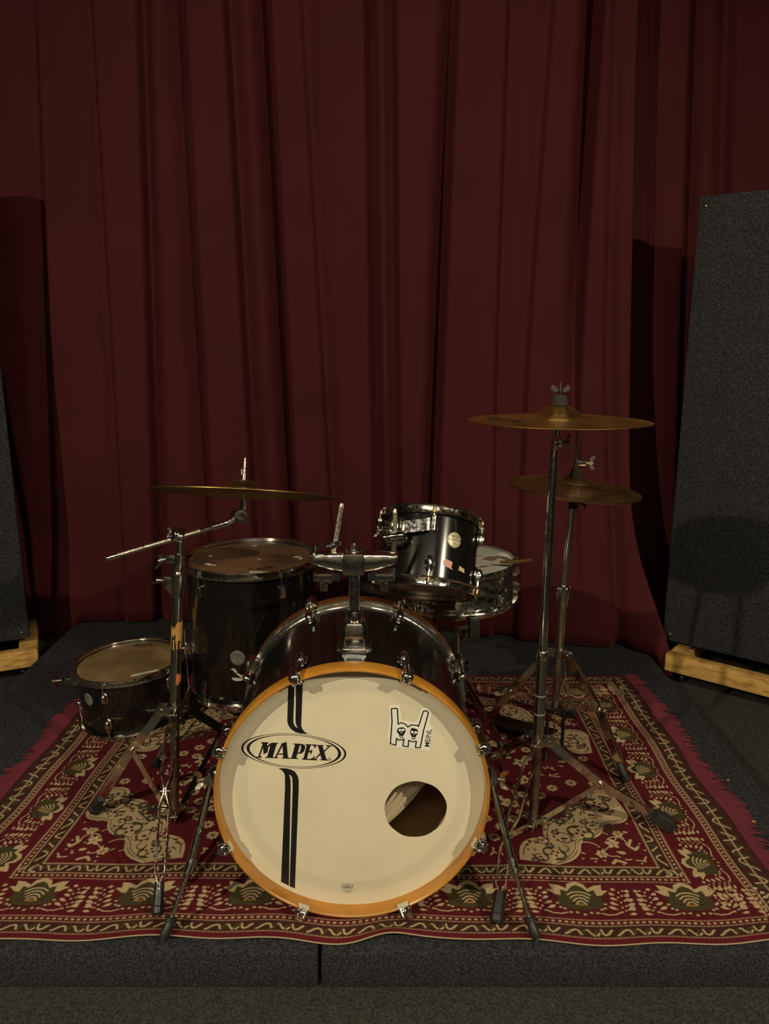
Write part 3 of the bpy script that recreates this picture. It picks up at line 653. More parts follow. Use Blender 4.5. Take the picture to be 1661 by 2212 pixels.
def badge(t, R, a, z, m_, r=.0165, tx=True):
    M = shellM(R, a, z, 1); n = 40
    def wrap(x, y, h): return Vector(((R + h) * math.cos(a + x / R), (R + h) * math.sin(a + x / R), z + y))
    b = MB(); vs = []; rings = 5
    for k in range(rings + 1):
        for i in range(n): q = r * k / rings + 1e-5; vs.append(wrap(q * math.cos(2 * PI * i / n), q * math.sin(2 * PI * i / n), .0012 if k < rings else .0))
    b.add(vs, [(k * n + i, k * n + (i + 1) % n, (k + 1) * n + (i + 1) % n, (k + 1) * n + i) for k in range(rings) for i in range(n)])
    bo = b.build('badge', m_, t, label='round maker badge')
    p = MB()
    if tx:
        q = MB(); text_into(q, 'MAPEX', T(0, r * .42, 0), r * .36, bold=.0001); text_into(q, 'HORIZON', T(0, -r * .02, 0), r * .40, bold=.0001)
        q.line2([(-r * .3, -r * .45), (-r * .12, -r * .62), (0, -r * .35), (r * .12, -r * .62), (r * .3, -r * .45)], r * .07, 0)
        q.line2([(r * .46 * math.cos(k * PI / 12), r * .42 + r * .21 * math.sin(k * PI / 12)) for k in range(25)], r * .05, 0)
        q.line2([(r * .84 * math.cos(k * PI / 20), r * .84 * math.sin(k * PI / 20)) for k in range(41)], r * .04, 0)
        q.v = [tuple(wrap(x, y, .0016)) for x, y, _ in q.v]; q.build('badge_print', INKG, bo, smooth=False)
def patch(t, R, a, z, pts, m_, nm='tape', h=.0006, label=None):
    """thin sticker pieces wrapped on the shell; pts in metres about (a, z)"""
    mb = MB(); 
    for P in pts:
        cx_ = sum(p[0] for p in P) / len(P); cy_ = sum(p[1] for p in P) / len(P)
        f = lambda x, y, hh=h: ((R + hh) * math.cos(a + x / R), (R + hh) * math.sin(a + x / R), z + y)
        n = len(P); vs = [f(cx_, cy_)] + [f(*p) for p in P]; mb.add(vs, [(0, i + 1, (i + 1) % n + 1) for i in range(n)])
    return mb.build(nm, m_, t, label=label)
def wing(m, p, d, u, L=.018, s=1.0):
    """wing screw: stem from p along d, two wings spread along u"""
    p, d, u = Vector(p), Vector(d).normalized(), Vector(u).normalized(); n = d.cross(u)
    m.tube([p, p + d * .016 * s], .0045 * s, 10); m.tube([p + d * .012 * s, p + d * .024 * s], .0060 * s, 10)
    F = Matrix((( *(u[0], n[0], d[0]), p[0]), (u[1], n[1], d[1], p[1]), (u[2], n[2], d[2], p[2]), (0, 0, 0, 1)))
    for sg in (1, -1):
        q = [(sg * .003, .013), (sg * .006, .021), (sg * .016, .030), (sg * .022, .029), (sg * .022, .020), (sg * .013, .013)]
        vs = [F @ Vector((x * s, y_ * s, z * s)) for y_ in (-.0020, .0020) for x, z in q]; k = len(q)
        m.add(vs, [tuple(range(k)), tuple(range(k, 2 * k))[::-1]] + [(i, (i + 1) % k, k + (i + 1) % k, k + i) for i in range(k)])
    return m

# ---- bass drum: local z faces the audience, local y up
BR, BL = .2932, .474
bd = thing('bass_drum', 'large black bass drum lying on its side with amber wood hoop and cream printed head', 'drum', (-.0728, 1.6885, .3004), (R_(90 - .70), 0, R_(1.16)))
hz = BL / 2
m = MB(); m.lathe([(BR - .012, -hz + .030), (BR - .012, hz - .038), (BR - .019, hz - .038), (BR - .019, -hz + .030)], 128, closed=True, mi=0)
sh = m.build('shell', BLACKL, bd)
MB().lathe([(BR - .0195, -hz + .032), (BR - .0195, hz - .039)], 96).build('shell_lining', SHELLIN, bd, label='bare wood inside of the shell')
def bass_hoop(s, m_, nm, lab):
    h = MB(); zo = s * hz; zi = s * (hz - .040)
    pr = [(BR - .0072, zi), (BR, zi), (BR, zo - s * .007), (BR - .0006, zo - s * .006), (BR, zo - s * .005), (BR - .001, zo - s * .0012), (BR - .0025, zo), (BR - .0050, zo), (BR - .0072, zo - s * .002)]
    if s < 0: pr = pr[::-1]
    h.lathe(pr, 160, closed=True); return h.build(nm, m_, bd, label=lab)
bass_hoop(1, WOODH, 'hoop', 'amber wood front hoop')
bass_hoop(-1, mat('dark_amber_hoop', (0.22, 0.08, 0.015), .3, 0, .5, .4), 'hoop', 'dark wood rear hoop')
MB().lathe([(BR - .008, -hz + .012), (BR - .0225, -hz + .012), (BR - .0225, -hz + .040), (BR - .0115, -hz + .040), (BR - .0115, -hz + .052), (BR - .006, -hz + .052), (BR - .006, -hz + .040)], 128, closed=False).build('head_ring', CHROME, bd, label='chrome collar of the rear head')
MB().lathe([(BR + .0002, -hz + .0385), (BR + .0004, -hz + .0405), (BR - .010, -hz + .0412), (BR - .0102, -hz + .058), (BR - .014, -hz + .060)], 128).build('head_collar', CHROME, bd, label='metal flesh hoop of the rear head')
MB().lathe([(BR - .0005, hz - .0402), (BR - .010, hz - .0405), (BR - .010, hz - .052), (BR - .013, hz - .053)], 128).build('head_collar', CHROME, bd)
HZ = hz - .035
# front head with its port hole
HC, HRr = (0.1362, -0.0498), 0.0676
hd = MB(); n = 144; rH = BR - .0075
outer = [(rH * math.cos(2 * PI * i / n), rH * math.sin(2 * PI * i / n)) for i in range(n)]
hole = []
for i in range(n):
    a = math.atan2(outer[i][1] - HC[1], outer[i][0] - HC[0]); q = HRr * (1 + .006 * math.sin(a * 9) + .008 * math.sin(a * 3 + 1)); hole.append((HC[0] + q * math.cos(a), HC[1] + q * math.sin(a)))
vs = []; K = 10
for k in range(K + 1):
    t_ = k / K
    for i in range(n): vs.append((hole[i][0] * (1 - t_) + outer[i][0] * t_, hole[i][1] * (1 - t_) + outer[i][1] * t_, HZ))
hd.add(vs, [(k * n + i, k * n + (i + 1) % n, (k + 1) * n + (i + 1) % n, (k + 1) * n + i) for k in range(K) for i in range(n)])
head = hd.build('drumhead', HEADW, bd, label='cream front head with a round port hole')
MB().lathe([(.0005, -HZ), (BR - .010, -HZ)], 96).build('drumhead', HEADA, bd, label='rear batter head')
# print and sticker outlines on the head, in metres from its centre
LOGO=[[(-0.1931,0.1139),(-0.1774,0.113),(-0.1784,0.1101),(-0.1804,0.109),(-0.181,0.1041),(-0.1734,0.1108),(-0.1692,0.1123),(-0.1568,0.1115),(-0.1582,0.1093),(-0.1606,0.1081),(-0.1694,0.0794),(-0.167,0.0772),(-0.167,0.0761),(-0.1864,0.0771),(-0.186,0.0785),(-0.1813,0.0796),(-0.1739,0.105),(-0.1786,0.1014),(-0.1803,0.0901),(-0.1891,0.0851),(-0.1894,0.1015),(-0.1962,0.0825),(-0.1927,0.0782),(-0.193,0.077),(-0.2046,0.078),(-0.2042,0.0795),(-0.2,0.0807),(-0.1903,0.1088),(-0.1924,0.1115)],[(-0.1503,0.1083),(-0.1464,0.1075),(-0.1614,0.079),(-0.1582,0.0769),(-0.1585,0.0756),(-0.1686,0.0763),(-0.1683,0.0774),(-0.1644,0.0794)],[(-0.1503,0.1098),(-0.1394,0.114),(-0.1375,0.079),(-0.1354,0.0763),(-0.1326,0.0751),(-0.133,0.0739),(-0.1512,0.0752),(-0.1509,0.0765),(-0.1472,0.0777),(-0.148,0.1028)],[(-0.157,0.0869),(-0.1473,0.0865),(-0.1474,0.0835),(-0.1583,0.0844)],[(-0.1254,0.1098),(-0.1102,0.1091),(-0.1196,0.077),(-0.1155,0.0746),(-0.116,0.0733),(-0.1338,0.0744),(-0.1333,0.0757),(-0.1296,0.0771),(-0.1219,0.1044),(-0.1225,0.1076),(-0.1258,0.1086)],[(-0.113,0.1092),(-0.1056,0.1083),(-0.101,0.1056),(-0.1,0.1005),(-0.1023,0.0918),(-0.1078,0.0865),(-0.1174,0.0854),(-0.1167,0.0883),(-0.113,0.0888),(-0.1101,0.0933),(-0.1087,0.1024),(-0.11,0.106),(-0.1129,0.1064)],[(-0.1006,0.1081),(-0.0758,0.1066),(-0.0785,0.0984),(-0.08,0.0984),(-0.0812,0.103),(-0.085,0.1048),(-0.0883,0.1051),(-0.0919,0.0922),(-0.089,0.0922),(-0.0863,0.0952),(-0.0847,0.0948),(-0.0875,0.0843),(-0.0892,0.0843),(-0.0898,0.0885),(-0.0931,0.0891),(-0.0971,0.074),(-0.0898,0.0733),(-0.0839,0.0762),(-0.0813,0.0797),(-0.0797,0.0789),(-0.0823,0.07),(-0.1076,0.0719),(-0.1072,0.0736),(-0.1039,0.0757),(-0.0971,0.1032),(-0.0977,0.1063),(-0.1007,0.1068)],[(-0.0762,0.106),(-0.0601,0.1051),(-0.0605,0.1037),(-0.063,0.1028),(-0.0556,0.0726),(-0.0523,0.0703),(-0.0527,0.0689),(-0.0698,0.07),(-0.0695,0.0713),(-0.0656,0.0723),(-0.0726,0.1029),(-0.0762,0.1046)],[(-0.0559,0.1051),(-0.0424,0.1042),(-0.0427,0.1027),(-0.0474,0.1017),(-0.0612,0.0873),(-0.0625,0.09),(-0.0514,0.1014),(-0.0563,0.1036)],[(-0.0692,0.0865),(-0.0676,0.0833),(-0.0778,0.0728),(-0.074,0.071),(-0.0744,0.0695),(-0.0848,0.0704),(-0.0845,0.0716),(-0.0806,0.0729)]]
STRIPES=[[(-0.1185,0.2573),(-0.1317,0.2512),(-0.1365,0.1622),(-0.135,0.1532),(-0.1295,0.1433),(-0.1198,0.136),(-0.11,0.1328),(-0.0927,0.1312),(-0.1147,0.1458),(-0.1192,0.148),(-0.1224,0.1531),(-0.1238,0.1603)],[(-0.101,0.2643),(-0.1151,0.2593),(-0.1192,0.162),(-0.1181,0.153),(-0.1147,0.1458),(-0.0927,0.1312),(-0.1008,0.1367),(-0.1056,0.1439),(-0.1074,0.1511)],[(-0.1585,0.0527),(-0.152,0.048),(-0.1472,0.0424),(-0.1449,0.035),(-0.1453,0.0074),(-0.1606,-0.2248),(-0.1435,-0.2351),(-0.1334,0.0072),(-0.1332,0.0219),(-0.1341,0.0312),(-0.1364,0.0377)],[(-0.1364,0.0377),(-0.1315,0.0339),(-0.1292,0.0274),(-0.1289,0.0072),(-0.142,-0.2363),(-0.1304,-0.2423),(-0.116,0.007),(-0.1156,0.0235),(-0.1181,0.0347),(-0.1238,0.044),(-0.132,0.0492),(-0.1419,0.0516),(-0.1585,0.0527)]]
RINGS=[([(-0.1242,0.0922),(0.1113,-0.0094),(0.0034,0.0401)],[(-0.1242,0.0922),(0.1071,-0.0091),(0.0033,0.0392)]),([(-0.1242,0.0922),(0.1003,-0.0085),(0.0032,0.0372)],[(-0.1242,0.0922),(0.094,-0.008),(0.0031,0.0362)])]
REG=(-0.0487,0.0716)
STICKER=[(0.0787,0.1931),(0.0811,0.1951),(0.0989,0.1954),(0.1013,0.1924),(0.1023,0.1791),(0.1047,0.1719),(0.1049,0.1612),(0.1095,0.1586),(0.1284,0.1551),(0.1364,0.1562),(0.1397,0.1624),(0.1466,0.1848),(0.1508,0.1873),(0.1574,0.1887),(0.1631,0.1851),(0.1674,0.1784),(0.1675,0.1733),(0.1635,0.1513),(0.1695,0.143),(0.1642,0.0896),(0.1623,0.0884),(0.1566,0.0902),(0.147,0.0935),(0.106,0.096),(0.1012,0.0982),(0.0907,0.0978),(0.0869,0.1009),(0.076,0.1099),(0.0788,0.1661)]
STICKLINE=[(0.0832,0.1875),(0.0847,0.1588),(0.0812,0.1078),(0.0926,0.103),(0.0943,0.119),(0.0992,0.1154),(0.1087,0.1158),(0.1102,0.1178),(0.1079,0.1017),(0.1193,0.0995),(0.1202,0.1146),(0.1283,0.1109),(0.1368,0.1123),(0.1346,0.0978),(0.1451,0.0972),(0.1518,0.1375),(0.1617,0.178),(0.1565,0.1826),(0.1509,0.1812),(0.1408,0.1464),(0.1384,0.149),(0.1247,0.1502),(0.1185,0.1451),(0.1133,0.1519),(0.1048,0.1555),(0.0977,0.1525),(0.096,0.1873),(0.091,0.1889),(0.0832,0.1875)]
SKULLS=[[(0.0949,0.1371),(0.0968,0.1423),(0.102,0.1448),(0.1095,0.1447),(0.1134,0.141),(0.1134,0.1349),(0.1106,0.1287),(0.1082,0.1251),(0.1002,0.1252),(0.0987,0.1299),(0.0954,0.134)],[(0.1221,0.1327),(0.1238,0.1378),(0.1261,0.1435),(0.1314,0.1424),(0.1371,0.1408),(0.1399,0.1366),(0.1395,0.1294),(0.1358,0.1243),(0.1348,0.1217),(0.1268,0.1223),(0.1248,0.1275)]]
EYES=[(0.1015,0.1386),(0.1082,0.139),(0.1276,0.1339),(0.1354,0.1328)]
NOSES=[[(0.1047,0.135),(0.1072,0.1306),(0.1047,0.1324),(0.1022,0.1309)],[(0.1313,0.1303),(0.1334,0.1264),(0.1311,0.1279),(0.1291,0.1266)]]
TEETH=[[(0.1011,0.1249),(0.1011,0.1184)],[(0.1035,0.1246),(0.1035,0.1182)],[(0.1059,0.1246),(0.1059,0.1182)],[(0.1079,0.1248),(0.108,0.1184)],[(0.1272,0.1218),(0.1273,0.1154)],[(0.1294,0.1218),(0.1295,0.1153)],[(0.1317,0.1217),(0.1318,0.1153)],[(0.1336,0.1217),(0.1337,0.1153)]]
MEINL=[(0.1594,0.0959),(0.1645,0.1431)]
REMO=(-0.0135,-0.2458)
HOLE=((0.1362,-0.0498),(0.2038,-0.0507),(0.1356,0.0193))
hp = HZ + .0004; ink = MB()
for P in LOGO + STRIPES: ink.flat(P, hp)
for (c, A_, B_), (c2, A2, B2) in RINGS:
    n = 90; o_ = [(c[0] + A_[0] * math.cos(2 * PI * i / n) + B_[0] * math.sin(2 * PI * i / n), c[1] + A_[1] * math.cos(2 * PI * i / n) + B_[1] * math.sin(2 * PI * i / n)) for i in range(n)]
    i_ = [(c2[0] + A2[0] * math.cos(2 * PI * i / n) + B2[0] * math.sin(2 * PI * i / n), c2[1] + A2[1] * math.cos(2 * PI * i / n) + B2[1] * math.sin(2 * PI * i / n)) for i in range(n)]
    ink.add([(x, y, hp) for x, y in o_ + i_], [(i, (i + 1) % n, n + (i + 1) % n, n + i) for i in range(n)])
ink.build('printed_logo', INKB, head, smooth=False, label='black oval logo and double stripe print')
q = MB(); text_into(q, 'R', T(REG[0], REG[1], hp), .0052); q.line2([(REG[0] + .0036 * math.cos(k * PI / 10), REG[1] + .0036 * math.sin(k * PI / 10)) for k in range(21)], .0007, hp); q.build('registered_mark', INKB, head, smooth=False)
rm = MB(); cx_, cy_ = REMO
rm.line2([(cx_ - .0105, cy_ + .002), (cx_ - .012, cy_ + .012), (cx_ - .0045, cy_ + .0095), (cx_ - .004, cy_ + .014), (cx_, cy_ + .0105), (cx_ + .004, cy_ + .014), (cx_ + .0045, cy_ + .0095), (cx_ + .012, cy_ + .012), (cx_ + .0105, cy_ + .002), (cx_ - .0105, cy_ + .002)], .0009, hp)
text_into(rm, 'REMO', T(cx_, cy_ + .0052, hp), .0068, bold=.0001); text_into(rm, 'COATED POWERSTROKE', T(cx_, cy_ - .0008, hp), .0018)
rm.line2([(cx_ - .016, cy_ - .0035), (cx_ + .016, cy_ - .0035)], .0006, hp); text_into(rm, 'MADE BY REMO', T(cx_, cy_ - .0063, hp), .0026); text_into(rm, 'IN CHINA', T(cx_, cy_ - .0097, hp), .0026)
rm.build('crown_print', INKG, head, smooth=False, label='small crown shaped maker mark')
st = MB(); st.prism(STICKER, hp - .0002, hp + .0002); stk = st.build('sticker', STICKW, head, smooth=False, label='white horned hand sticker')
sp = MB(); h2 = hp + .0005; sp.line2(STICKLINE, .0026, h2)
for P in SKULLS: sp.flat(P, h2)
for a, b_ in TEETH: sp.line2([a, b_], .0008, h2)
a_, b_ = TEETH[0][0], TEETH[3][1]; sp.line2([(TEETH[0][0][0], TEETH[0][0][1] - .003), (TEETH[3][0][0], TEETH[3][0][1] - .003)], .0008, h2); sp.line2([(TEETH[4][0][0], TEETH[4][0][1] - .003), (TEETH[7][0][0], TEETH[7][0][1] - .003)], .0008, h2)
mx, my = (MEINL[0][0] + MEINL[1][0]) / 2, (MEINL[0][1] + MEINL[1][1]) / 2
text_into(sp, 'MEINL', T(mx, my, h2) @ RZ(math.atan2(MEINL[1][1] - MEINL[0][1], MEINL[1][0] - MEINL[0][0])), .0150, bold=.00012)
sp.build('sticker_print', INKB, stk, smooth=False)
sw = MB()
for x, y in EYES: sw.flat([(x + .0033 * math.cos(k * PI / 8), y + .0030 * math.sin(k * PI / 8)) for k in range(16)], h2 + .0003)
for P in NOSES: sw.flat(P, h2 + .0003)
sw.build('sticker_eyes_noses', STICKW, stk, smooth=False)  # white eyes and noses of the printed skulls
# claws, rods and lugs
for s, hm in ((1, 0), (-1, 0)):
    for k in range(8):
        a = R_(22.5 + 45 * k); M = RZ(a - PI / 2)                # local y radial
        zf = s * hz
        c = MB(); w_ = .0125
        prof = [(BR + .0005, zf - s * .034), (BR + .013, zf - s * .036), (BR + .015, zf - s * .020), (BR + .012, zf + s * .001), (BR + .006, zf + s * .0055), (BR - .010, zf + s * .0055), (BR - .0125, zf - s * .006), (BR - .0095, zf - s * .008), (BR - .0088, zf + s * .0008), (BR + .0005, zf + s * .0008)]
        nn = len(prof); vs = []
        for x, tw in ((-w_, .0), (-w_ * .72, 1), (w_ * .72, 1), (w_, .0)):
            for r, z in prof: vs.append(M @ Vector((x, r if not tw else r + (.0015 if r > BR + .005 else 0), z)))
        fs = [(j * nn + i, j * nn + (i + 1) % nn, (j + 1) * nn + (i + 1) % nn, (j + 1) * nn + i) for j in range(3) for i in range(nn)] + [tuple(range(nn))[::-1], tuple(range(3 * nn, 4 * nn))]
        c.add(vs, fs); c.ell((0, 0, 0), (.0135, .0125, .0105), M @ T(0, BR + .004, zf + s * .004), n=18, m=10, p=.8); c.tube([M @ Vector((0, BR + .012, zf - s * .034)), M @ Vector((0, BR + .012, zf + s * .012))], .0068, 14)
        for q_ in (-.007, .007): c.tube([M @ Vector((q_, BR - .009, zf + s * .006)), M @ Vector((q_ * .9, BR + .003, zf + s * .0150)), M @ Vector((q_ * .9, BR + .014, zf + s * .004))], .0032, 8)
        cl = c.build('claw', CHROME, bd)
        lz = s * (hz - .105)
        MB().tube([M @ Vector((0, BR + .012, zf - s * .03)), M @ Vector((0, BR + .009, lz))], .0028, 8).build('tension_rod', CHROME, cl)
        Ml = RZ(a) @ T(BR - .012, 0, lz) @ Matrix(((0, 0, 1, 0), (1, 0, 0, 0), (0, s, 0, 0), (0, 0, 0, 1)))
        g = lug_pod(Ml, 1.25, 'oval'); g.build('lug', CHROME, bd)
# spurs
def spur(sx, label):
    W = bd_inv
    M0 = [(-.385 if sx < 0 else .237, 1.535, .292), (-.424 if sx < 0 else .281, 1.462, .130), (-.457 if sx < 0 else .311, 1.412, .040), (-.470 if sx < 0 else .323, 1.392, .009)]
    P = [W @ Vector(p) for p in M0]
    g = MB(); g.tube([P[0] + (P[0] - P[1]).normalized() * .03, P[1]], .0080, 16); d = (P[2] - P[1]).normalized()
    sp_ = g.build('spur', CHROME, bd, label=label)
    MB().tube([P[1] - d * .022, P[1] - d * .02, P[1] + d * .012, P[1] + d * .014], [.0085, .0105, .0105, .0085], 16).build('spur_collar', CHROME, sp_)
    MB().tube([P[1], P[2], P[3] + d * .004], [.0050, .0050, .0035], 12).build('spur_rod', CHROME, sp_)
    MB().tube([P[2] - d * .006, P[2] - d * .004, P[2] + d * .004, P[2] + d * .005, P[2] + d * .012, P[3] - d * .010, P[3]], [.0095, .0125, .0125, .0085, .0095, .0115, .0085], 18).build('spur_tip', RUBBER, sp_)
    b_ = MB(); c0 = P[0] + (P[0] - P[1]).normalized() * .01
    b_.ell(tuple(c0 + Vector((-sx * .018, 0, 0))), (.026, .030, .024), n=18, m=12, p=.8); b_.tube([c0 + Vector((sx * .001, .0, .018)), c0 + Vector((sx * .001, 0, -.018))], .015, 16)
    wing(b_, c0 + Vector((sx * .008, .0, .006)), (sx, .1, .5), (0, 1, .1), s=1.05); b_.build('spur_bracket', CHROME, sp_)
bpy.context.view_layer.update(); bd_inv = bd.matrix_world.inverted()
spur(-1, 'left chrome spur'); spur(1, 'right chrome spur')
# cushion stuffed inside the drum, seen through the port
cu = MB(); n1, n2 = 90, 40; vs = []
for j in range(n2 + 1):
    v = j / n2
    for i in range(n1):
        a = 2 * PI * i / n1; q = (.070 + .008 * math.sin(3 * a + 5 * v) + .005 * math.sin(7 * a - 9 * v) + .004 * math.sin(15 * a + 6 * v) + .003 * math.sin(23 * a - 11 * v)) * (max(0, math.sin(PI * (.04 + .92 * v))) ** .4)
        vs.append((-.045 + .20 * v + q * .75 * math.cos(a), 1.585 + q * .80 * math.sin(a) + .05 * v, .115 + .27 * v + q * .35 * math.cos(a + .5)))
cu.add(vs, [(j * n1 + i, j * n1 + (i + 1) % n1, (j + 1) * n1 + (i + 1) % n1, (j + 1) * n1 + i) for j in range(n2) for i in range(n1)] + [tuple(range(n1))[::-1], tuple(n2 * n1 + i for i in range(n1))])
o = cu.build('cushion', CLOTH, sharp=180); tag(o, 'crumpled cream cloth cushion inside the bass drum, seen through the round port', 'cushion')

# ---- tom holder clamped on top of the bass drum
th = thing('tom_holder', 'chrome double tom holder standing on top of the bass drum', 'tom mount', (-.066, 1.600, .575), (0, 0, 0))
m = MB()
for z0, z1, w0, w1, d0, d1 in ((.000, .010, .074, .074, .066, .066), (.010, .016, .078, .076, .070, .068), (.016, .072, .070, .044, .060, .042)):
    vs = [(x * (w0 if k == 0 else w1) / 2, y * (d0 if k == 0 else d1) / 2, (z0, z1)[k]) for k in (0, 1) for x, y in ((-1, -.7), (-.7, -1), (.7, -1), (1, -.7), (1, .7), (.7, 1), (-.7, 1), (-1, .7))]
    m.add(vs, [tuple(range(8))[::-1], tuple(range(8, 16))] + [(i, (i + 1) % 8, 8 + (i + 1) % 8, 8 + i) for i in range(8)])
m.box((0, -.0268, .042), (.040, .012, .050), RX(-.10), bev=.003)
m.lathe([(.0175, .068), (.0185, .074), (.0175, .092), (.0160, .096)], 24); m.build('base_bracket', CHROME, th, sharp=30)
MB().tube([(0, 0, .07), (0, 0, .196)], .0122, 28).build('post', CHROME, th)
m = MB(); m.box((0, 0, .207), (.049, .062, .050), bev=.008); m.lathe([(.0001, .246), (.006, .246), (.0075, .236), (.019, .235), (.020, .230)], 24); m.tube([(.002, 0, .24), (.002, 0, .262)], .0035, 10)
m.build('clamp_block', CHROME, th, sharp=30)
for s in (-1, 1):
    a = MB(); pts = [(s * x, 0, z) for x, z in ((.022, .207), (.05, .209), (.075, .212), (.094, .214))]; hs = [.044, .038, .029, .023]; ds = [.050, .046, .040, .034]
    vs = []
    for (x, y, z), h_, d_ in zip(pts, hs, ds):
        for k in range(12):
            an = 2 * PI * k / 12 + PI / 12; vs.append((x, math.copysign(abs(math.cos(an)) ** .5, math.cos(an)) * d_ / 2, z + math.copysign(abs(math.sin(an)) ** .5, math.sin(an)) * h_ / 2))
    a.add(vs, [(j * 12 + k, j * 12 + (k + 1) % 12, (j + 1) * 12 + (k + 1) % 12, (j + 1) * 12 + k) for j in range(3) for k in range(12)] + [tuple(range(12))[::-1], tuple(range(36, 48))])
    arm = a.build('clamp_arm', CHROME, th, sharp=30)
    c = MB(); c.prism([(s * .030, -.020), (s * .088, -.020), (s * .090, .016), (s * .030, .016)], .168, .186, None); c.box((s * .066, -.022, .178), (.040, .012, .016), bev=.003); c.lathe([(.0001, .160), (.014, .162), (.017, .168), (.014, .186)], 20, T(s * .060, -.010, 0)); c.lathe([(.0001, .140), (.008, .141), (.009, .166)], 16, T(s * .066, -.004, 0))
    c.build('clamp_jaw', CHROME, arm, sharp=30)
m = MB(); wing(m, (-.086, -.004, .222), (0, 0, 1), (1, .25, 0), s=.85); m.build('wing_screw', CHROME, th)
m = MB(); m.tube([(-.045, .004, .225), (-.043, .004, .236), (-.040, .004, .246), (-.026, .006, .326)], .0058, 6); m.tube([(-.026, .006, .326), (-.0245, .006, .334)], [.0058, .0030], 6); m.build('rod', KNURL, th, label='bare hexagonal tom rod')
m = MB(); m.tube([(-.048, -.002, .243), (-.032, .010, .246)], .0085, 14); m.tube([(-.060, -.006, .243), (-.048, -.002, .243)], .0035, 10); m.build('memory_lock', CHROME, th)
m = MB(); m.tube([(.086, .02, .214), (.087, .10, .214), (.090, .118, .222), (.090, .120, .250), (.090, .121, .288)], .0055, 8); m.tube([(.090, .121, .288), (.090, .1215, .296)], [.0058, .0028], 8); m.build('rod', KNURL, th, label='rod carrying the rack tom')
m = MB(); m.tube([(.076, .100, .236), (.104, .112, .236)], .0088, 14); m.tube([(.062, .094, .236), (.076, .100, .236)], .0034, 10); m.build('memory_lock', CHROME, th)

# ---- rack tom
rt_rot = (R_(-27), R_(6.0), R_(-2))
rt = thing('rack_tom', 'small glossy black rack tom held tilted above the bass drum, gold badge on it', 'drum', (.112, 1.935, .700), rt_rot)
TR = .1275
make_tom(rt, TR, -.088, .088, 5, R_(-90), 'oval', HEADB, .042, bottom_m=HEADA)
badge(rt, TR, R_(-63), .022, BADGEG, .0195)
patch(rt, TR, R_(-66), -.042, [[(-.020, .010), (-.016, .004), (-.012, .013), (.006, .008), (.004, -.006), (.008, -.011), (-.018, -.004)]], TAPEP, label='torn pink tape')
patch(rt, TR, R_(-50), -.046, [[(-.008, .007), (.010, .002), (.012, -.008), (-.010, -.004)]], TAPEC, label='scrap of cream tape')
m = MB()
pts = []
for k in range(15):
    u = k / 14; a = R_(-90 - 72 * u); r = TR + .012 + .020 * math.sin(PI * u); z = .052 - .020 * math.sin(PI * u) ** 1.0 + .0 * u; pts.append((r * math.cos(a), r * math.sin(a), z))
m.strip(pts, (0, 0, 1), .006, .026)
m2 = MB(); m2.strip(pts, (0, 0, 1), .005, .030); mo = m2.build('mount_band', CHROME, rt, sharp=45)
for i in (0, 14): MB().tube([Vector(pts[i]) - Vector((0, 0, .018)), Vector(pts[i]) + Vector((0, 0, .018))], .011, 16).build('mount_eye', CHROME, mo)
am = R_(-124); cx_, cy_ = (TR + .043) * math.cos(am), (TR + .043) * math.sin(am)
m = MB(); m.box((0, 0, 0), (.050, .040, .036), T(cx_, cy_, .036) @ RZ(am + PI / 2), bev=.008); m.box((0, 0, 0), (.036, .020, .026), T(cx_ * 1.13, cy_ * 1.13, .036) @ RZ(am + PI / 2), bev=.006)
m.ell((cx_ * .93, cy_ * .93, .010), (.030, .022, .026), n=18, m=12); m.tube([(cx_ * 1.05, cy_ * 1.05, .0), (cx_ * 1.05, cy_ * 1.05, .02)], .012, 14); m.build('mount_bracket', CHROME, rt, sharp=35)
m = MB(); wing(m, (cx_ * 1.05 - .02, cy_ * 1.02, .022), (-1, -.2, -.4), (.2, 0, 1), s=.7); m.build('wing_screw', CHROME, rt)

# ---- floor tom on three legs
ft = thing('floor_tom', 'big black floor tom standing on legs behind the bass drum, left of the rack tom', 'drum', (-.440, 2.450, .330), (0, 0, 0))
FR = .2110
make_tom(ft, FR, -.218, .210, 5, R_(-128), 'hex', HEADB, .055, hoop_h=.022, rod_m=CHROME2)
badge(ft, FR, R_(-95), -.052, BADGES, .024)
patch(ft, FR, R_(-95), -.105, [[(-.026, .014), (-.012, .018), (-.002, .006), (-.012, .004), (-.014, .010)], [(-.012, .006), (.004, .000), (.012, -.008), (.020, .000), (.022, -.008), (.010, -.014), (.000, -.006)], [(-.024, -.016), (-.010, -.013), (.010, -.016), (.018, -.012), (.012, -.022), (-.002, -.025), (-.016, -.023)]], PAPER, 'paper_remnant', label='torn white sticker remains')
patch(ft, FR, R_(-80), -.085, [[(-.016, .007), (-.004, .004), (.004, .007), (.014, .006), (.014, -.006), (.002, -.002), (-.004, -.007), (-.014, -.006)]], TAPEP, label='torn pink tape')
MB().line2([(-.02, -.11), (.002, -.02), (.03, .10)], .0008, 0)
sc = MB()
for k in range(14):
    u = k / 14; a = R_(-86) + .30 * u; z = -.05 + .15 * u ** .8; r = FR + .0005
    a2, z2 = R_(-86) + .30 * (u + 1 / 14), -.05 + .15 * (u + 1 / 14) ** .8
    sc.add([(r * math.cos(a), r * math.sin(a), z), (r * math.cos(a), r * math.sin(a), z + .0035), (r * math.cos(a2), r * math.sin(a2), z2 + .0035), (r * math.cos(a2), r * math.sin(a2), z2)], [(0, 1, 2, 3)])
sc.build('scratch', mat('scuffed_lacquer', (.05, .042, .034), .4), ft, label='long pale scratch')
tp = MB(); hz_ = .2125
tp.prism([(.020, -.150), (.088, -.158), (.094, -.168), (.020, -.166)], hz_, hz_ + .0006); tp.build('tape', PAPER, ft, label='white tape strip on the worn head')
tp = MB(); rq = random.Random(4)
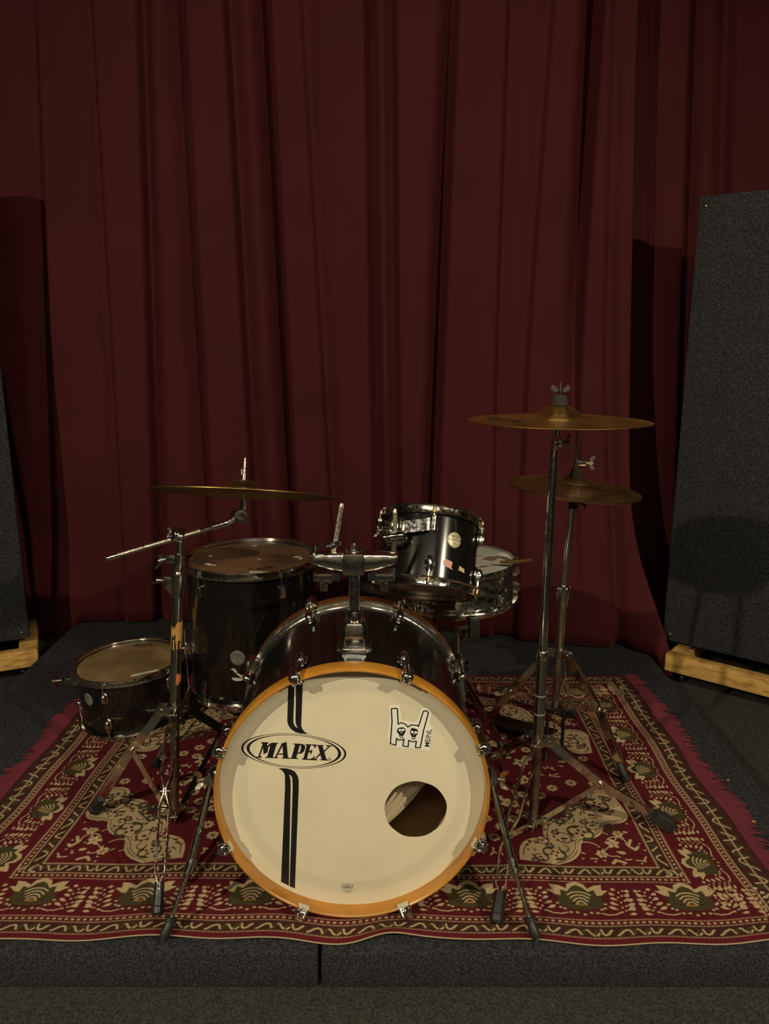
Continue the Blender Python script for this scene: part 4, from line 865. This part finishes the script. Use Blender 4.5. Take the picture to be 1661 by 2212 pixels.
for (x, y, s_) in ((-.125, -.075, .016), (-.108, -.085, .010), (-.016, .150, .012), (.150, .010, .016), (.165, -.01, .010), (.028, -.02, .006), (-.14, .02, .006)):
    k = 9; tp.prism([(x + s_ * rq.uniform(.4, 1.1) * math.cos(2 * PI * i / k), y + s_ * rq.uniform(.3, .8) * math.sin(2 * PI * i / k)) for i in range(k)], hz_, hz_ + .0006)
tp.build('paper_remnant', PAPER, ft, label='torn paper scraps on the worn head')
dk = MB()
for (x, y, s_) in ((-.16, .05, .020), (-.17, .01, .018), (-.155, -.04, .014), (.05, -.125, .022), (.075, -.11, .016), (.10, -.05, .012), (.135, .02, .012), (.02, -.13, .010), (-.09, .13, .012)):
    k = 11; dk.prism([(x + s_ * rq.uniform(.5, 1.1) * math.cos(2 * PI * i / k), y + .6 * s_ * rq.uniform(.5, 1.1) * math.sin(2 * PI * i / k)) for i in range(k)], hz_ - .0002, hz_ + .0002)
dk.build('worn_patch', mat('worn_coating', (.045, .030, .020), .5), ft, label='dark worn spots')
dp = MB(); dp.flat([(-.10 + .118 * math.cos(2 * PI * i / 50), .055 + .070 * math.sin(2 * PI * i / 50)) for i in range(50) if True], hz_ - .0004); dp.build('stain', mat('darker_head_stain', (.085, .048, .022), .35), ft, smooth=False, label='darker oval stain')
def ft_leg(a, kink, foot, label=None):
    ca, sa = math.cos(a), math.sin(a); r = FR + .016
    lg = MB(); lg.tube([(r * ca, r * sa, -.02), (r * ca, r * sa, kink), foot], .0050, 12); o = lg.build('leg', CHROME, ft, label=label)
    f = Vector(foot); d = (f - Vector((r * ca, r * sa, kink))).normalized(); MB().tube([f - d * .028, f - d * .022, f + d * .002], [.0065, .0105, .0120], 14).build('rubber_foot', RUBBER, o)
    b_ = MB(); b_.box((0, 0, 0), (.024, .026, .036), RZ(a) @ T(FR + .010, 0, -.085), bev=.005); wing(b_, Vector(((FR + .02) * ca, (FR + .02) * sa, -.085)), (ca, sa, 0), (0, 0, 1), s=.8); b_.build('leg_bracket', CHROME, o)
ft_leg(R_(-167), -.235, (-.240, -.395, -.313)); ft_leg(R_(-36), -.26, (.215, -.165, -.313)); ft_leg(R_(78), -.26, (.05, .25, -.320))

# ---- second rack tom standing on the rug at the far left
gt = thing('rack_tom', 'small black tom with an amber head standing on the rug at the far left', 'drum', (-.846, 2.385, .113), (R_(1.0), R_(-3.0), 0))
GR = .1650
make_tom(gt, GR, -.094, .091, 5, R_(-99), 'oval', HEADA, .048, hoop_h=.018, rod_m=CHROME2)
badge(gt, GR, R_(-124), .028, BADGES, .0205)
m = MB(); M = RZ(R_(190)); m.lathe([(.020, .0), (.022, .008), (.018, .016), (.015, .030), (.017, .034), (.012, .050), (.009, .052)], 20, M @ T(GR, 0, .052) @ RY(PI / 2)); m.box((GR + .016, 0, .052), (.012, .030, .040), M, bev=.003)
wing(m, M @ Vector((GR + .048, 0, .052)), M.to_3x3() @ Vector((1, 0, 0)), (0, 0, 1), s=1.35); m.build('mount_bracket', CHROME, gt)
m = MB(); m.prism([(.048, -.125), (.120, -.092), (.128, -.082), (.120, -.080), (.046, -.114)],   .0932, .0938); m.build('tape', PAPER, gt, label='white tape strip on the amber head')
m = MB(); text_into(m, 'EVANS', T(.012, .126, .0934), .018, bold=.0004); m.line2([(.012 + .036 * math.cos(k * PI / 14), .126 + .013 * math.sin(k * PI / 14)) for k in range(29)], .0022, .0934); m.box((.012, .108, .0933), (.030, .0022, .0004)); m.build('head_print', INKB, gt, smooth=False, label='small black oval print')
patch(gt, GR, R_(-93), -.030, [[(-.018, .001), (.0, .004), (.020, .003), (.034, .001), (.02, -.001), (.0, .001)], [(-.060, .001), (-.052, .002), (-.050, -.001), (-.058, -.002)]], mat('scuff_marks', (.12, .085, .03), .5), 'scuff', label='pale scuff marks')

# ---- snare drum, its stand and the stick on it
sn = thing('snare_drum', 'hammered chrome snare drum with a white head behind the rack tom', 'drum', (.228, 2.300, .518), (R_(0), R_(-2.0), R_(10)))
DENT = mat('hammered_chrome', (.66, .64, .60), .10, 1.0)
SRr = .1730
make_tom(sn, SRr, -.060, .060, 8, R_(-14), 'hex', HEADS, .030, shell=DENT, bottom_m=HEADS, hoop_h=.014, dent=True)
m = MB(); m.prism([(.075, -.016), (.108, .010), (.132, -.018), (.100, -.046)], .0617, .0622, RZ(R_(0))); m.build('tape', mat('brown_tape', (.30, .20, .10), .5), sn, label='brown tape on the white head')
m = MB(); m.prism([(.03, -.10), (.055, -.085), (.080, -.088), (.060, -.098)], .0617, .0622); m.build('stain', mat('brown_stain', (.22, .13, .05), .6), sn, smooth=False)
o = MB().tube([(.345, 2.205, .600), (.385, 2.190, .605), (.432, 2.173, .616)], [.0042, .0062, .0050], 12).build('drumstick', STICK); tag(o, 'short brown wooden stick lying across the rim of the snare drum', 'drumstick')
ss = thing('snare_stand', 'chrome folding stand holding the snare drum', 'stand', (.232, 2.300, 0))
MB().tube([(0, 0, .04), (0, 0, .23)], .0125, 18).build('lower_tube', CHROME, ss)
MB().tube([(0, 0, .22), (0, 0, .36)], .0095, 18).build('upper_tube', CHROME2, ss)
m = MB(); m.lathe([(.014, .215), (.018, .22), (.018, .245), (.013, .25)], 20); wing(m, (.015, -.01, .232), (1, -.4, 0), (0, 0, 1), s=.8); m.build('collar', CHROME, ss)
for k in range(3):
    a = R_(-82 + 120 * k); c_, s_ = math.cos(a), math.sin(a); P = lambda r, z: (r * c_, r * s_, z)
    ar = MB(); ar.strip([P(.008, .352), P(.07, .345), P(.13, .395), P(.178, .415), P(.190, .418)], (-s_, c_, 0), .012, .006)
    ao = ar.build('basket_arm', CHROME, ss); MB().box((0, 0, 0), (.022, .032, .064), RZ(a) @ T(.201, 0, .432), bev=.005).build('rubber_tip', RUBBER, ao)
def tripod_leg(t, hub, piv, foot, side_w, m_, collar=None, double=True, footlen=.055, fr=.012, fm=RUBBER, bar=.018, ribs=False, foot_name='rubber_foot'):
    """pressed steel leg of two strips, pinched where the brace meets it"""
    hub, piv, foot = Vector(hub), Vector(piv), Vector(foot); d = (foot - hub); side = d.cross(Vector((0, 0, 1))).normalized(); 
    ft_top = foot + (piv - foot).normalized() * footlen
    lg = MB()
    A = lambda p, q, u: p.lerp(q, u)
    path = [(hub, .15), (A(hub, piv, .10), .2), (A(hub, piv, .22), 1), (A(hub, piv, .80), 1), (A(hub, piv, .97), .22), (A(piv, ft_top, .04), .22), (A(piv, ft_top, .17), .9), (A(piv, ft_top, .86), .9), (ft_top, .15), (A(ft_top, foot, .4), .15)]
    for sg in ((-1, 1) if double else (0,)):
        lg.strip([p + side * sg * side_w * q for p, q in path], side, bar if double else bar, .0022 if double else .006)
    lo = lg.build('leg', m_, t)
    MB().tube([piv - side * .012, piv + side * .012], .0045, 12).build('rivet', CHROME2, lo)
    dd = (foot - ft_top).normalized()
    f = MB(); F = zto(ft_top - dd * .004, dd); L_ = footlen + .004
    if ribs:
        f.prism([(-.013, -.010), (.013, -.010), (.013, .010), (-.013, .010)], 0, .012, F)
        n_ = 9; q0 = [(-.014, -.011), (.014, -.011), (.014, .011), (-.014, .011)]; q1 = [(-.026, -.013), (.026, -.013), (.026, .015), (-.026, .015)]
        f.add([(x, y, .010) for x, y in q0] + [(x, y, L_ * .8) for x, y in q1] + [(x * .9, y * .8, L_) for x, y in q1], [(0, 1, 2, 3)] + [(j * 4 + i, j * 4 + (i + 1) % 4, j * 4 + 4 + (i + 1) % 4, j * 4 + 4 + i) for j in (0, 1) for i in range(4)] + [(11, 10, 9, 8)], F)
        for k in range(5): x = -.8 + .4 * k; f.tube([F @ Vector((x * .014, .011, .014)), F @ Vector((x * .026, .0155, L_ * .8)), F @ Vector((x * .023, .012, L_))], .0018, 6); f.tube([F @ Vector((x * .014, -.011, .014)), F @ Vector((x * .026, -.0135, L_ * .8)), F @ Vector((x * .023, -.010, L_))], .0018, 6)
    else:
        f.lathe([(.0001, 0), (fr * .86, 0), (fr * .9, .002), (fr, L_ * .72), (fr * 1.15, L_ * .76), (fr * 1.12, L_ * .94), (fr * .9, L_), (.0001, L_)], 6 if fr > .0125 else 18, F)
    f.build(foot_name, fm, lo, sharp=25)
    if collar is not None:
        c = Vector(collar); b_ = MB(); b_.strip([c.lerp(piv, .06), c.lerp(piv, .5), piv], side, .015, .003); b_.build('brace', m_, t)
for k in range(3):
    a = R_(-52 + 120 * k); c_, s_ = math.cos(a), math.sin(a)
    tripod_leg(ss, (.018 * c_, .018 * s_, .20), (.135 * c_, .135 * s_, .10), (.232 * c_, .232 * s_, .010), .008, CHROME, (.012 * c_, .012 * s_, .06), footlen=.045, fr=.012)

# ---- drum throne
dt = thing('drum_throne', 'black round drum throne half hidden behind the bass drum', 'stool', (.035, 2.640, 0))
MB().lathe([(.0001, .452), (.12, .452), (.150, .446), (.162, .430), (.162, .402), (.152, .392), (.0001, .390)], 48).build('seat', mat('black_vinyl', (.010, .010, .010), .45), dt)
MB().tube([(0, 0, .06), (0, 0, .39)], .0125, 18).build('post', CHROME, dt)
for k in range(3):
    a = R_(30 + 120 * k); c_, s_ = math.cos(a), math.sin(a); tripod_leg(dt, (.018 * c_, .018 * s_, .24), (.12 * c_, .12 * s_, .125), (.215 * c_, .215 * s_, .010), .008, CHROME, (.012 * c_, .012 * s_, .075), footlen=.045)

# ---- cymbals
def cymbal(name, label, cat, R, loc, rot, m_, bow=.012, bell=.050, bh=.020, group='cymbals of the kit', flip=False):
    prof = [(.006, bow + bh), (.014, bow + bh - .0004), (.026, bow + bh * .86), (.037, bow + bh * .58), (bell * .9, bow + bh * .22), (bell, bow + .0035), (bell * 1.12, bow + .0005), (R * .45, bow * .82), (R * .7, bow * .50), (R * .9, bow * .15), (R * .985, 0), (R, -.0008)]
    th_ = .0013; low = [(r, z - th_) for r, z in prof[::-1]]
    P = prof + low
    if flip: P = [(r, -z) for r, z in P][::-1]
    o = MB().lathe(P, 128, closed=True).build(name, m_, sharp=30)
    o.location = loc; o.rotation_euler = rot; return tag(o, label, cat, group)
c1 = cymbal('crash_cymbal', 'olive bronze crash cymbal tipped away on the boom stand over the floor tom', 'cymbal', .2285, (-.346, 1.850, .880), (R_(-15.0), R_(2.6), 0), CYM_D, bow=.011, bh=.023)
c2 = cymbal('crash_cymbal', 'amber bronze crash cymbal on top of the tallest straight stand at the right', 'cymbal', .2085, (.400, 1.770, 1.068), (R_(-1.4), R_(.3), 0), CYM_C, bow=.012, bh=.022)
# writing on the right crash
wr = MB(); text_into(wr, 'PAISTE', T(0, 0, 0), .050, bold=.0006); wr2 = []
for x, y, _ in wr.v:
    a = R_(-160) + x / .155; r = .155 - y * .9; wr2.append((r * math.cos(a), r * math.sin(a), .0125 * (1 - (r / .2085) ** 1.6) + .0022))
wr.v = wr2; wr.build('cymbal_print', mat('faded_black_print', (.03, .022, .015), .6), c2, smooth=False, label='faded dark lettering')
hh_rot = (R_(0), R_(4.6), 0)
c3 = cymbal('hi_hat_cymbal', 'upper brown bronze hi-hat cymbal under the chrome clutch', 'cymbal', .1775, (.520, 2.070, .852), hh_rot, CYM_H, bow=.010, bell=.048, bh=.020)
c4 = cymbal('hi_hat_cymbal', 'lower hi-hat cymbal pressed against the one above it, only its dark edge showing', 'cymbal', .1775, (.5195, 2.070, .8455), hh_rot, CYM_H, bow=.010, bell=.048, bh=.020, flip=True)

# ---- right straight cymbal stand
cs = thing('cymbal_stand', 'tall straight chrome cymbal stand in front of the hi-hat on the right', 'cymbal stand', (.386, 1.770, 0))
def rel(p, o): return tuple(Vector(p) - Vector(o))
o_ = (.386, 1.770, 0); S = lambda x, y, z: rel((x, y, z), o_)
MB().tube([S(.385, 1.77, .014), S(.388, 1.77, .30)], .0118, 24).build('lower_tube', RUSTY, cs, label='tarnished lower tube')
MB().tube([S(.388, 1.77, .262), S(.389, 1.77, .494)], .0138, 24).build('middle_tube', CHROME2, cs, label='pitted chrome middle tube')
MB().tube([S(.389, 1.77, .48), S(.3925, 1.77, .985)], .0098, 24).build('upper_tube', CHROME, cs)
MB().lathe([(.0140, -.012), (.0152, -.010), (.0152, .004), (.0135, .008), (.010, .0085)], 24, T(*S(.389, 1.77, .494))).build('collar', CHROME, cs)
for z, k in ((.385, 0), (.335, 0)): MB().lathe([(.0139, -.002), (.0143, -.0015), (.0143, .0015), (.0139, .002)], 24, T(*S(.3886, 1.77, z))).build('tape', mat('clear_tape_%d' % int(z * 1000), (.22, .20, .17), .4), cs)
m = MB(); m.tube([S(.3925, 1.77, .98), S(.393, 1.77, .995), S(.394, 1.77, 1.010)], [.0098, .0085, .0060], 18); m.lathe([(.0001, -.006), (.016, -.006), (.0175, -.004), (.0175, .004), (.016, .006), (.0001, .006)], 28, T(*S(.3915, 1.762, 1.018)) @ RY(PI / 2)); m.lathe([(.0001, -.006), (.014, -.006), (.0155, 0), (.014, .006), (.0001, .006)], 28, T(*S(.4025, 1.764, 1.020)) @ RY(PI / 2))
m.tube([S(.3985, 1.77, 1.018), S(.399, 1.77, 1.046)], .0068, 16); m.build('tilter', CHROME, cs)
m = MB(); wing(m, S(.408, 1.764, 1.018), (1, -.1, .05), (0, .1, 1), s=.75); m.build('wing_screw', RUSTY, cs)
m = MB(); m.tube([S(.399, 1.77, 1.045), S(.400, 1.77, 1.075)], .0045, 14); m.tube([S(.400, 1.77, 1.07), S(.4005, 1.770, 1.156)], .0028, 10); m.build('cymbal_rod', CHROME2, cs)
MB().lathe([(.004, .0), (.0165, .0), (.0172, .003), (.0172, .010), (.0160, .012), (.0172, .0125), (.0150, .020), (.0090, .0235), (.004, .0235)], 28, T(*S(.4004, 1.7695, 1.1025)) @ RX(R_(-1.4))).build('felt', FELTB, cs)
m = MB(); wing(m, S(.4005, 1.7695, 1.120), (0, 0, 1), (1, -.1, 0), s=.95); m.build('wing_nut', CHROME, cs)
def hub(t, c, r, h, dirs, m_=CHROME2):
    h_ = MB(); h_.lathe([(r * .8, 0), (r, .002), (r, h - .002), (r * .8, h)], 24, T(*c))
    for dx, dy in dirs:
        l = math.hypot(dx, dy); a = math.atan2(dy, dx)
        for sg in (-1, 1): h_.box((r + .010, sg * .0075, h * .5), (.028, .003, h * .8), T(*c) @ RZ(a), bev=.001)
        h_.tube([T(*c) @ RZ(a) @ Vector((r + .014, -.011, h * .5)), T(*c) @ RZ(a) @ Vector((r + .014, .011, h * .5))], .0045, 10)
    return h_.build('leg_hub', m_, t)
# feet: front-left, right, back-left
FT = [((.243, 1.430), .55), ((.745, 1.775), .42), ((.200, 2.075), .5)]
hub(cs, S(.387, 1.77, .243), .0160, .030, [(x - .386, y - 1.77) for (x, y), _ in FT]); hub(cs, S(.385, 1.77, .020), .0140, .022, [(x - .386, y - 1.77) for (x, y), _ in FT])
for i, ((x, y), u) in enumerate(FT):
    d = Vector((x - .386, y - 1.77)).normalized(); h0 = Vector((.386 + d.x * .028, 1.77 + d.y * .028, .258))
    pv = ((.284, 1.570, .128), (.557, 1.774, .134), (.300, 1.915, .130))[i]
    tripod_leg(cs, S(*h0), S(*pv), S(x, y, .014), .0125 if i == 0 else .007, CHROME, S(.385 + d.x * .02, 1.77 + d.y * .02, .031), footlen=.062, fr=.0145, ribs=(i == 1), bar=.020)

# ---- hi-hat stand
hs = thing('hi_hat_stand', 'chrome hi-hat stand with a black pedal frame behind the straight cymbal stand', 'hi-hat stand', (.512, 2.115, 0))
oh = (.512, 2.115, 0); Hh = lambda x, y, z: rel((x, y, z), oh)
MB().tube([Hh(.5155, 2.07, .80), Hh(.527, 2.068, 1.035)], .0028, 12).build('pull_rod', CHROME2, hs)
MB().tube([Hh(.510, 2.094, .555), Hh(.519, 2.070, .822)], .0088, 20).build('upper_tube', CHROME, hs)
MB().lathe([(.0105, -.028), (.0125, -.026), (.0125, .004), (.0185, .006), (.0190, .010), (.0105, .011)], 24, T(*Hh(.519, 2.070, .822))).build('seat_cup', BLACKM, hs, label='black cup under the lower cymbal')
m = MB(); m.tube([Hh(.533, 2.064, .812), Hh(.549, 2.060, .806), Hh(.5495, 2.060, .797)], .0034, 10); m.build('tilt_screw', BLACKM, hs)
MB().tube([Hh(.512, 2.112, .36), Hh(.5095, 2.094, .562)], .0122, 24).build('middle_tube', CHROME, hs)
m = MB(); m.lathe([(.0125, -.060), (.0160, -.045), (.0190, -.020), (.0200, -.002), (.0195, .006), (.0130, .009), (.0090, .0095)], 24, T(*Hh(.5100, 2.095, .556))); m.build('collar', CHROME, hs)
for k in range(5): a = 2 * PI * k / 5; MB().ell(tuple(Vector(Hh(.5100, 2.095, .556)) + Vector((.0195 * math.cos(a), .0195 * math.sin(a), 0))), (.0035, .0035, .006), n=10, m=8).build('collar_screw', CHROME, hs)
MB().tube([Hh(.512, 2.118, .185), Hh(.512, 2.112, .36)], .0112, 24).build('lower_tube', RUSTY, hs, label='tarnished lower tube')
m = MB(); m.tube([Hh(.519, 2.071, .868), Hh(.522, 2.070, .925)], .0062, 14); m.lathe([(.0062, .884 - .85), (.012, .884 - .85), (.0125, .890 - .85), (.0062, .892 - .85)], 20, T(*Hh(.519, 2.070, .850))); m.box(Hh(.532, 2.068, .921), (.030, .014, .014), bev=.003); m.tube([Hh(.521, 2.069, .905), Hh(.5215, 2.069, .930)], .0088, 16); m.build('clutch', CHROME, hs)
m = MB(); wing(m, Hh(.545, 2.066, .921), (1, -.1, .05), (.05, .1, 1), s=.85); m.build('wing_screw', CHROME, hs)
MB().lathe([(.004, .0), (.0165, .0), (.0175, .004), (.0170, .011), (.0135, .013), (.0140, .022), (.0110, .027), (.004, .028)], 28, T(*Hh(.5215, 2.0700, .8805)) @ RY(R_(4.6))).build('felt', FELTB, hs)
HFT = [(.693, 1.978), (.621, 2.376), (.275, 2.200)]
hub(hs, Hh(.512, 2.112, .336), .0150, .026, [(x - .512, y - 2.112) for x, y in HFT]); hub(hs, Hh(.512, 2.118, .178), .0150, .020, [(x - .512, y - 2.118) for x, y in HFT])
for i, (x, y) in enumerate(HFT):
    d = Vector((x - .512, y - 2.113)).normalized(); h0 = Vector((.512 + d.x * .028, 2.113 + d.y * .028, .350))
    pv = ((.622, 2.045, .200), (.565, 2.245, .205), (.380, 2.150, .208))[i]
    tripod_leg(hs, Hh(*h0), Hh(*pv), Hh(x, y, .014), .0085, CHROME if i else CHROME, Hh(.512 + d.x * .02, 2.117 + d.y * .02, .188), footlen=.050, fr=.0125, ribs=(i == 1), bar=.020)
m = MB(); m.box(Hh(.513, 2.118, .172), (.060, .026, .010), bev=.002)
for x in (.490, .538): m.tube([Hh(x + (.0 if x < .5 else .0), 2.118, .170), Hh(x, 2.116, .012)], .0052, 10)
m.build('pedal_frame', BLACKM, hs)
MB().prism([(-.034, -.022), (.034, -.022), (.036, -.010), (.018, .040), (-.018, .040), (-.036, -.010)], .008, .016, T(*Hh(.513, 2.118, 0))).build('base_plate', CHROME2, hs)
ch = MB()
for k in range(12): ch.box(Hh(.513 + .001 * (k % 2), 2.126, .160 - .0105 * k), (.006 if k % 2 else .003, .003 if k % 2 else .006, .010), bev=.0008)
ch.build('chain', BRASSY, hs)
MB().box((0, 0, 0), (.070, .265, .008), T(*Hh(.425, 2.230, .052)) @ RZ(R_(38)) @ RX(R_(-12)), bev=.003).build('footboard', BLACKM, hs, label='black footboard')
MB().box(Hh(.345, 2.335, .022), (.080, .060, .022), bev=.004).build('heel_plate', BLACKM, hs)

# ---- left boom cymbal stand
ls = thing('boom_cymbal_stand', 'worn chrome boom cymbal stand with taped tube on the left', 'cymbal stand', (-.545, 1.810, 0))
ol = (-.545, 1.810, 0); B = lambda x, y, z: rel((x, y, z), ol)
MB().tube([B(-.557, 1.81, .014), B(-.536, 1.81, .345)], .0118, 24).build('lower_tube', RUSTY, ls, label='tarnished lower tube')
MB().tube([B(-.538, 1.81, .320), B(-.510, 1.81, .650)], .0134, 24).build('middle_tube', CHROME2, ls, label='pitted scratched tube')
MB().tube([B(-.507, 1.81, .68), B(-.4985, 1.81, .770)], .0085, 20).build('upper_tube', CHROME, ls)
def cyl_patch(t, p0, p1, r, segs, m_, nm, label):
    p0, p1 = Vector(p0), Vector(p1); d = (p1 - p0).normalized(); F = zto(p0, d); L_ = (p1 - p0).length; mb = MB(); rq = random.Random(5)
    for a0, a1, z0, z1 in segs:
        n_ = 8; top = [z1 * L_ + rq.uniform(-.006, .006) for _ in range(n_ + 1)]; bot = [z0 * L_ + rq.uniform(-.006, .006) for _ in range(n_ + 1)]
        vs = [(r * math.cos(a0 + (a1 - a0) * i / n_), r * math.sin(a0 + (a1 - a0) * i / n_), z) for zz in (bot, top) for i, z in enumerate(zz)]
        mb.add(vs, [(i, i + 1, n_ + 2 + i, n_ + 1 + i) for i in range(n_)], F)
    return mb.build(nm, m_, t, label=label)
cyl_patch(ls, B(-.5235, 1.81, .490), B(-.5170, 1.81, .566), .0139, [(0, 5.6, .05, .35), (0, 2.4, .3, .9), (3.2, 6.2, .35, .95), (2.2, 3.4, .55, .8)], TAPEY, 'tape', 'torn ochre tape around the tube')
cyl_patch(ls, B(-.532, 1.81, .395), B(-.529, 1.81, .425), .0139, [(0, 2.0, .0, .8), (3.5, 5.5, .2, 1.0)], mat('orange_tape', (.50, .16, .05), .6), 'tape', 'scrap of orange tape')
m = MB(); m.tube([B(-.5115, 1.81, .628), B(-.5105, 1.81, .640), B(-.5075, 1.81, .670), B(-.5065, 1.81, .689)], [.0140, .0160, .0205, .0215], 24); m.box(B(-.528, 1.806, .668), (.026, .024, .034), bev=.006); m.tube([B(-.520, 1.81, .640), B(-.530, 1.806, .662)], [.010, .014], 12)
m.build('collar', CHROME2, ls); m = MB(); wing(m, B(-.538, 1.804, .672), (-1, -.2, .1), (.1, 1, .1), s=.9); m.build('wing_screw', CHROME2, ls)
m = MB(); m.tube([B(-.506, 1.81, .690), B(-.505, 1.81, .700), B(-.503, 1.81, .725), B(-.502, 1.81, .739)], [.0120, .0140, .0155, .0148], 24); m.box(B(-.520, 1.806, .728), (.024, .022, .022), bev=.005); m.build('collar', CHROME, ls)
m = MB(); wing(m, B(-.530, 1.804, .728), (-1, -.25, -.25), (.35, .1, 1), s=.9); m.build('wing_screw', CHROME, ls)
bp0, bp1 = Vector(B(-.672, 1.800, .730)), Vector(B(-.372, 1.835, .8135))
bo = MB().tube([bp0, bp1], .0060, 18).build('boom_arm', KNURL, ls, label='long knurled boom arm')
e = (bp1 - bp0).normalized(); m = MB(); m.tube([bp0 - e * .002, bp0 + e * .024], .0064, 18); m.tube([bp0 + e * .088, bp0 + e * .092], .0063, 18); m.tube([bp0 + e * .232, bp0 + e * .275], .0061, 18); m.build('arm_sleeve', CHROME, bo)
MB().tube([bp1 - e * .055, bp1 - e * .050, bp1 - e * .022, bp1 - e * .020, bp1 - e * .010], [.0062, .0080, .0080, .0090, .0090], 18).build('arm_sleeve', CHROME, bo)
m = MB(); cc = bp0.lerp(bp1, .565); m.lathe([(.0001, -.020), (.012, -.020), (.0155, -.016), (.0165, .0), (.0155, .012), (.0001, .016)], 28, zto(cc + Vector((0, .004, .006)), (.6, .7, -.12))); m.ell(tuple(cc + Vector((.006, -.006, .002))), (.012, .012, .014), n=18, m=12); m.tube([cc + Vector((.0, .0, -.026)), cc + Vector((.0, 0, -.008))], [.0125, .0105], 18)
wing(m, cc + Vector((-.012, .0, .012)), (-1, -.4, .15), (0, .3, 1), s=.55); m.build('boom_clamp', CHROME, ls)
tc = Vector(B(-.352, 1.842, .826)); m = MB(); m.tube([bp1 - e * .012, tc - e * .008], [.0090, .0110], 18)
m.lathe([(.0001, -.014), (.014, -.014), (.0175, -.010), (.0180, .006), (.0165, .011), (.0095, .0115), (.0090, .007), (.0001, .007)], 32, zto(tc, (.18, -1, .05))); m.tube([tc + Vector((.004, .002, .008)), tc + Vector((.006, .006, .036))], .0062, 16); m.build('tilter', CHROME, ls)
m = MB(); m.lathe([(.0001, -.005), (.006, -.004), (.0085, .0), (.0085, .003), (.0001, .004)], 18, zto(tc + Vector((.002, -.010, .0)), (.18, -1, .05))); m.build('tilter_screw', RUSTY, ls)
m = MB(); wing(m, tc + Vector((-.012, .006, .004)), (-.8, .3, .5), (.4, .2, .9), s=.5); m.build('wing_screw', CHROME, ls)
nrm = Matrix.Rotation(R_(2.6), 3, 'Y') @ Matrix.Rotation(R_(-15.0), 3, 'X') @ Vector((0, 0, 1))
cL = Vector((-.346, 1.850, .880)) - Vector(ol)
m = MB(); m.tube([tc + Vector((.006, .004, .034)), cL + nrm * .004], .0044, 14); m.tube([tc + Vector((.0055, .003, .020)), tc + Vector((.006, .004, .040))], .0075, 14); m.tube([cL, cL + nrm * .088], .0030, 10); m.build('cymbal_rod', CHROME2, ls)
m = MB(); m.tube([cL + nrm * .030, cL + nrm * .048], .0062, 16); m.tube([cL + nrm * .050, cL + nrm * .058], .0045, 12); m.tube([cL + nrm * .064, cL + nrm * .080], .0042, 12); m.box(tuple(cL + nrm * .054 + Vector((-.006, 0, 0))), (.004, .004, .016), bev=.001); m.build('quick_release_nut', CHROME2, ls)
LF = [(-.782, 1.835), (-.500, 1.455), (-.345, 2.055)]
hub(ls, B(-.5385, 1.81, .305), .0175, .036, [(x + .545, y - 1.81) for x, y in LF]); hub(ls, B(-.557, 1.81, .020), .0145, .024, [(x + .557, y - 1.81) for x, y in LF])
for i, (x, y) in enumerate(LF):
    d = Vector((x + .545, y - 1.81)).normalized(); h0 = Vector((-.5385 + d.x * .030, 1.81 + d.y * .030, .323))
    pv = ((-.659, 1.820, .204), (-.519, 1.630, .206), (-.445, 1.925, .205))[i]
    tripod_leg(ls, B(*h0), B(*pv), B(x, y, .014), .0125 if i == 1 else .006, CHROME if i != 2 else BLACKM, B(-.557 + d.x * .02, 1.81 + d.y * .02, .032), footlen=.062 if i == 1 else .045, fr=.0120 if i == 1 else .0150, bar=.022)

# ---- litter on the carpets
for i, (x, y, z, a, l, lab) in enumerate(((.74, 1.235, FZ, .4, .012, 'pale wood chip on the front carpet at the far right'), (.265, 1.235, FZ, 1.2, .006, 'tiny ochre crumb on the front carpet right of the middle'), (.975, 1.800, .006, -.5, .010, 'pale splinter lying in the fringe on the right'), (.995, 2.00, .002, .2, .007, 'pale splinter on the platform carpet beside the right fringe'))):
    o = MB().box((0, 0, .0015), (l, .0035, .0025), bev=.0006).build('wood_chip', mat('wood_chip_%d' % i, (.50, .34, .12), .7)); o.location = (x, y, z); o.rotation_euler = (0, 0, a); tag(o, lab, 'debris', 'crumbs and chips on the carpets')
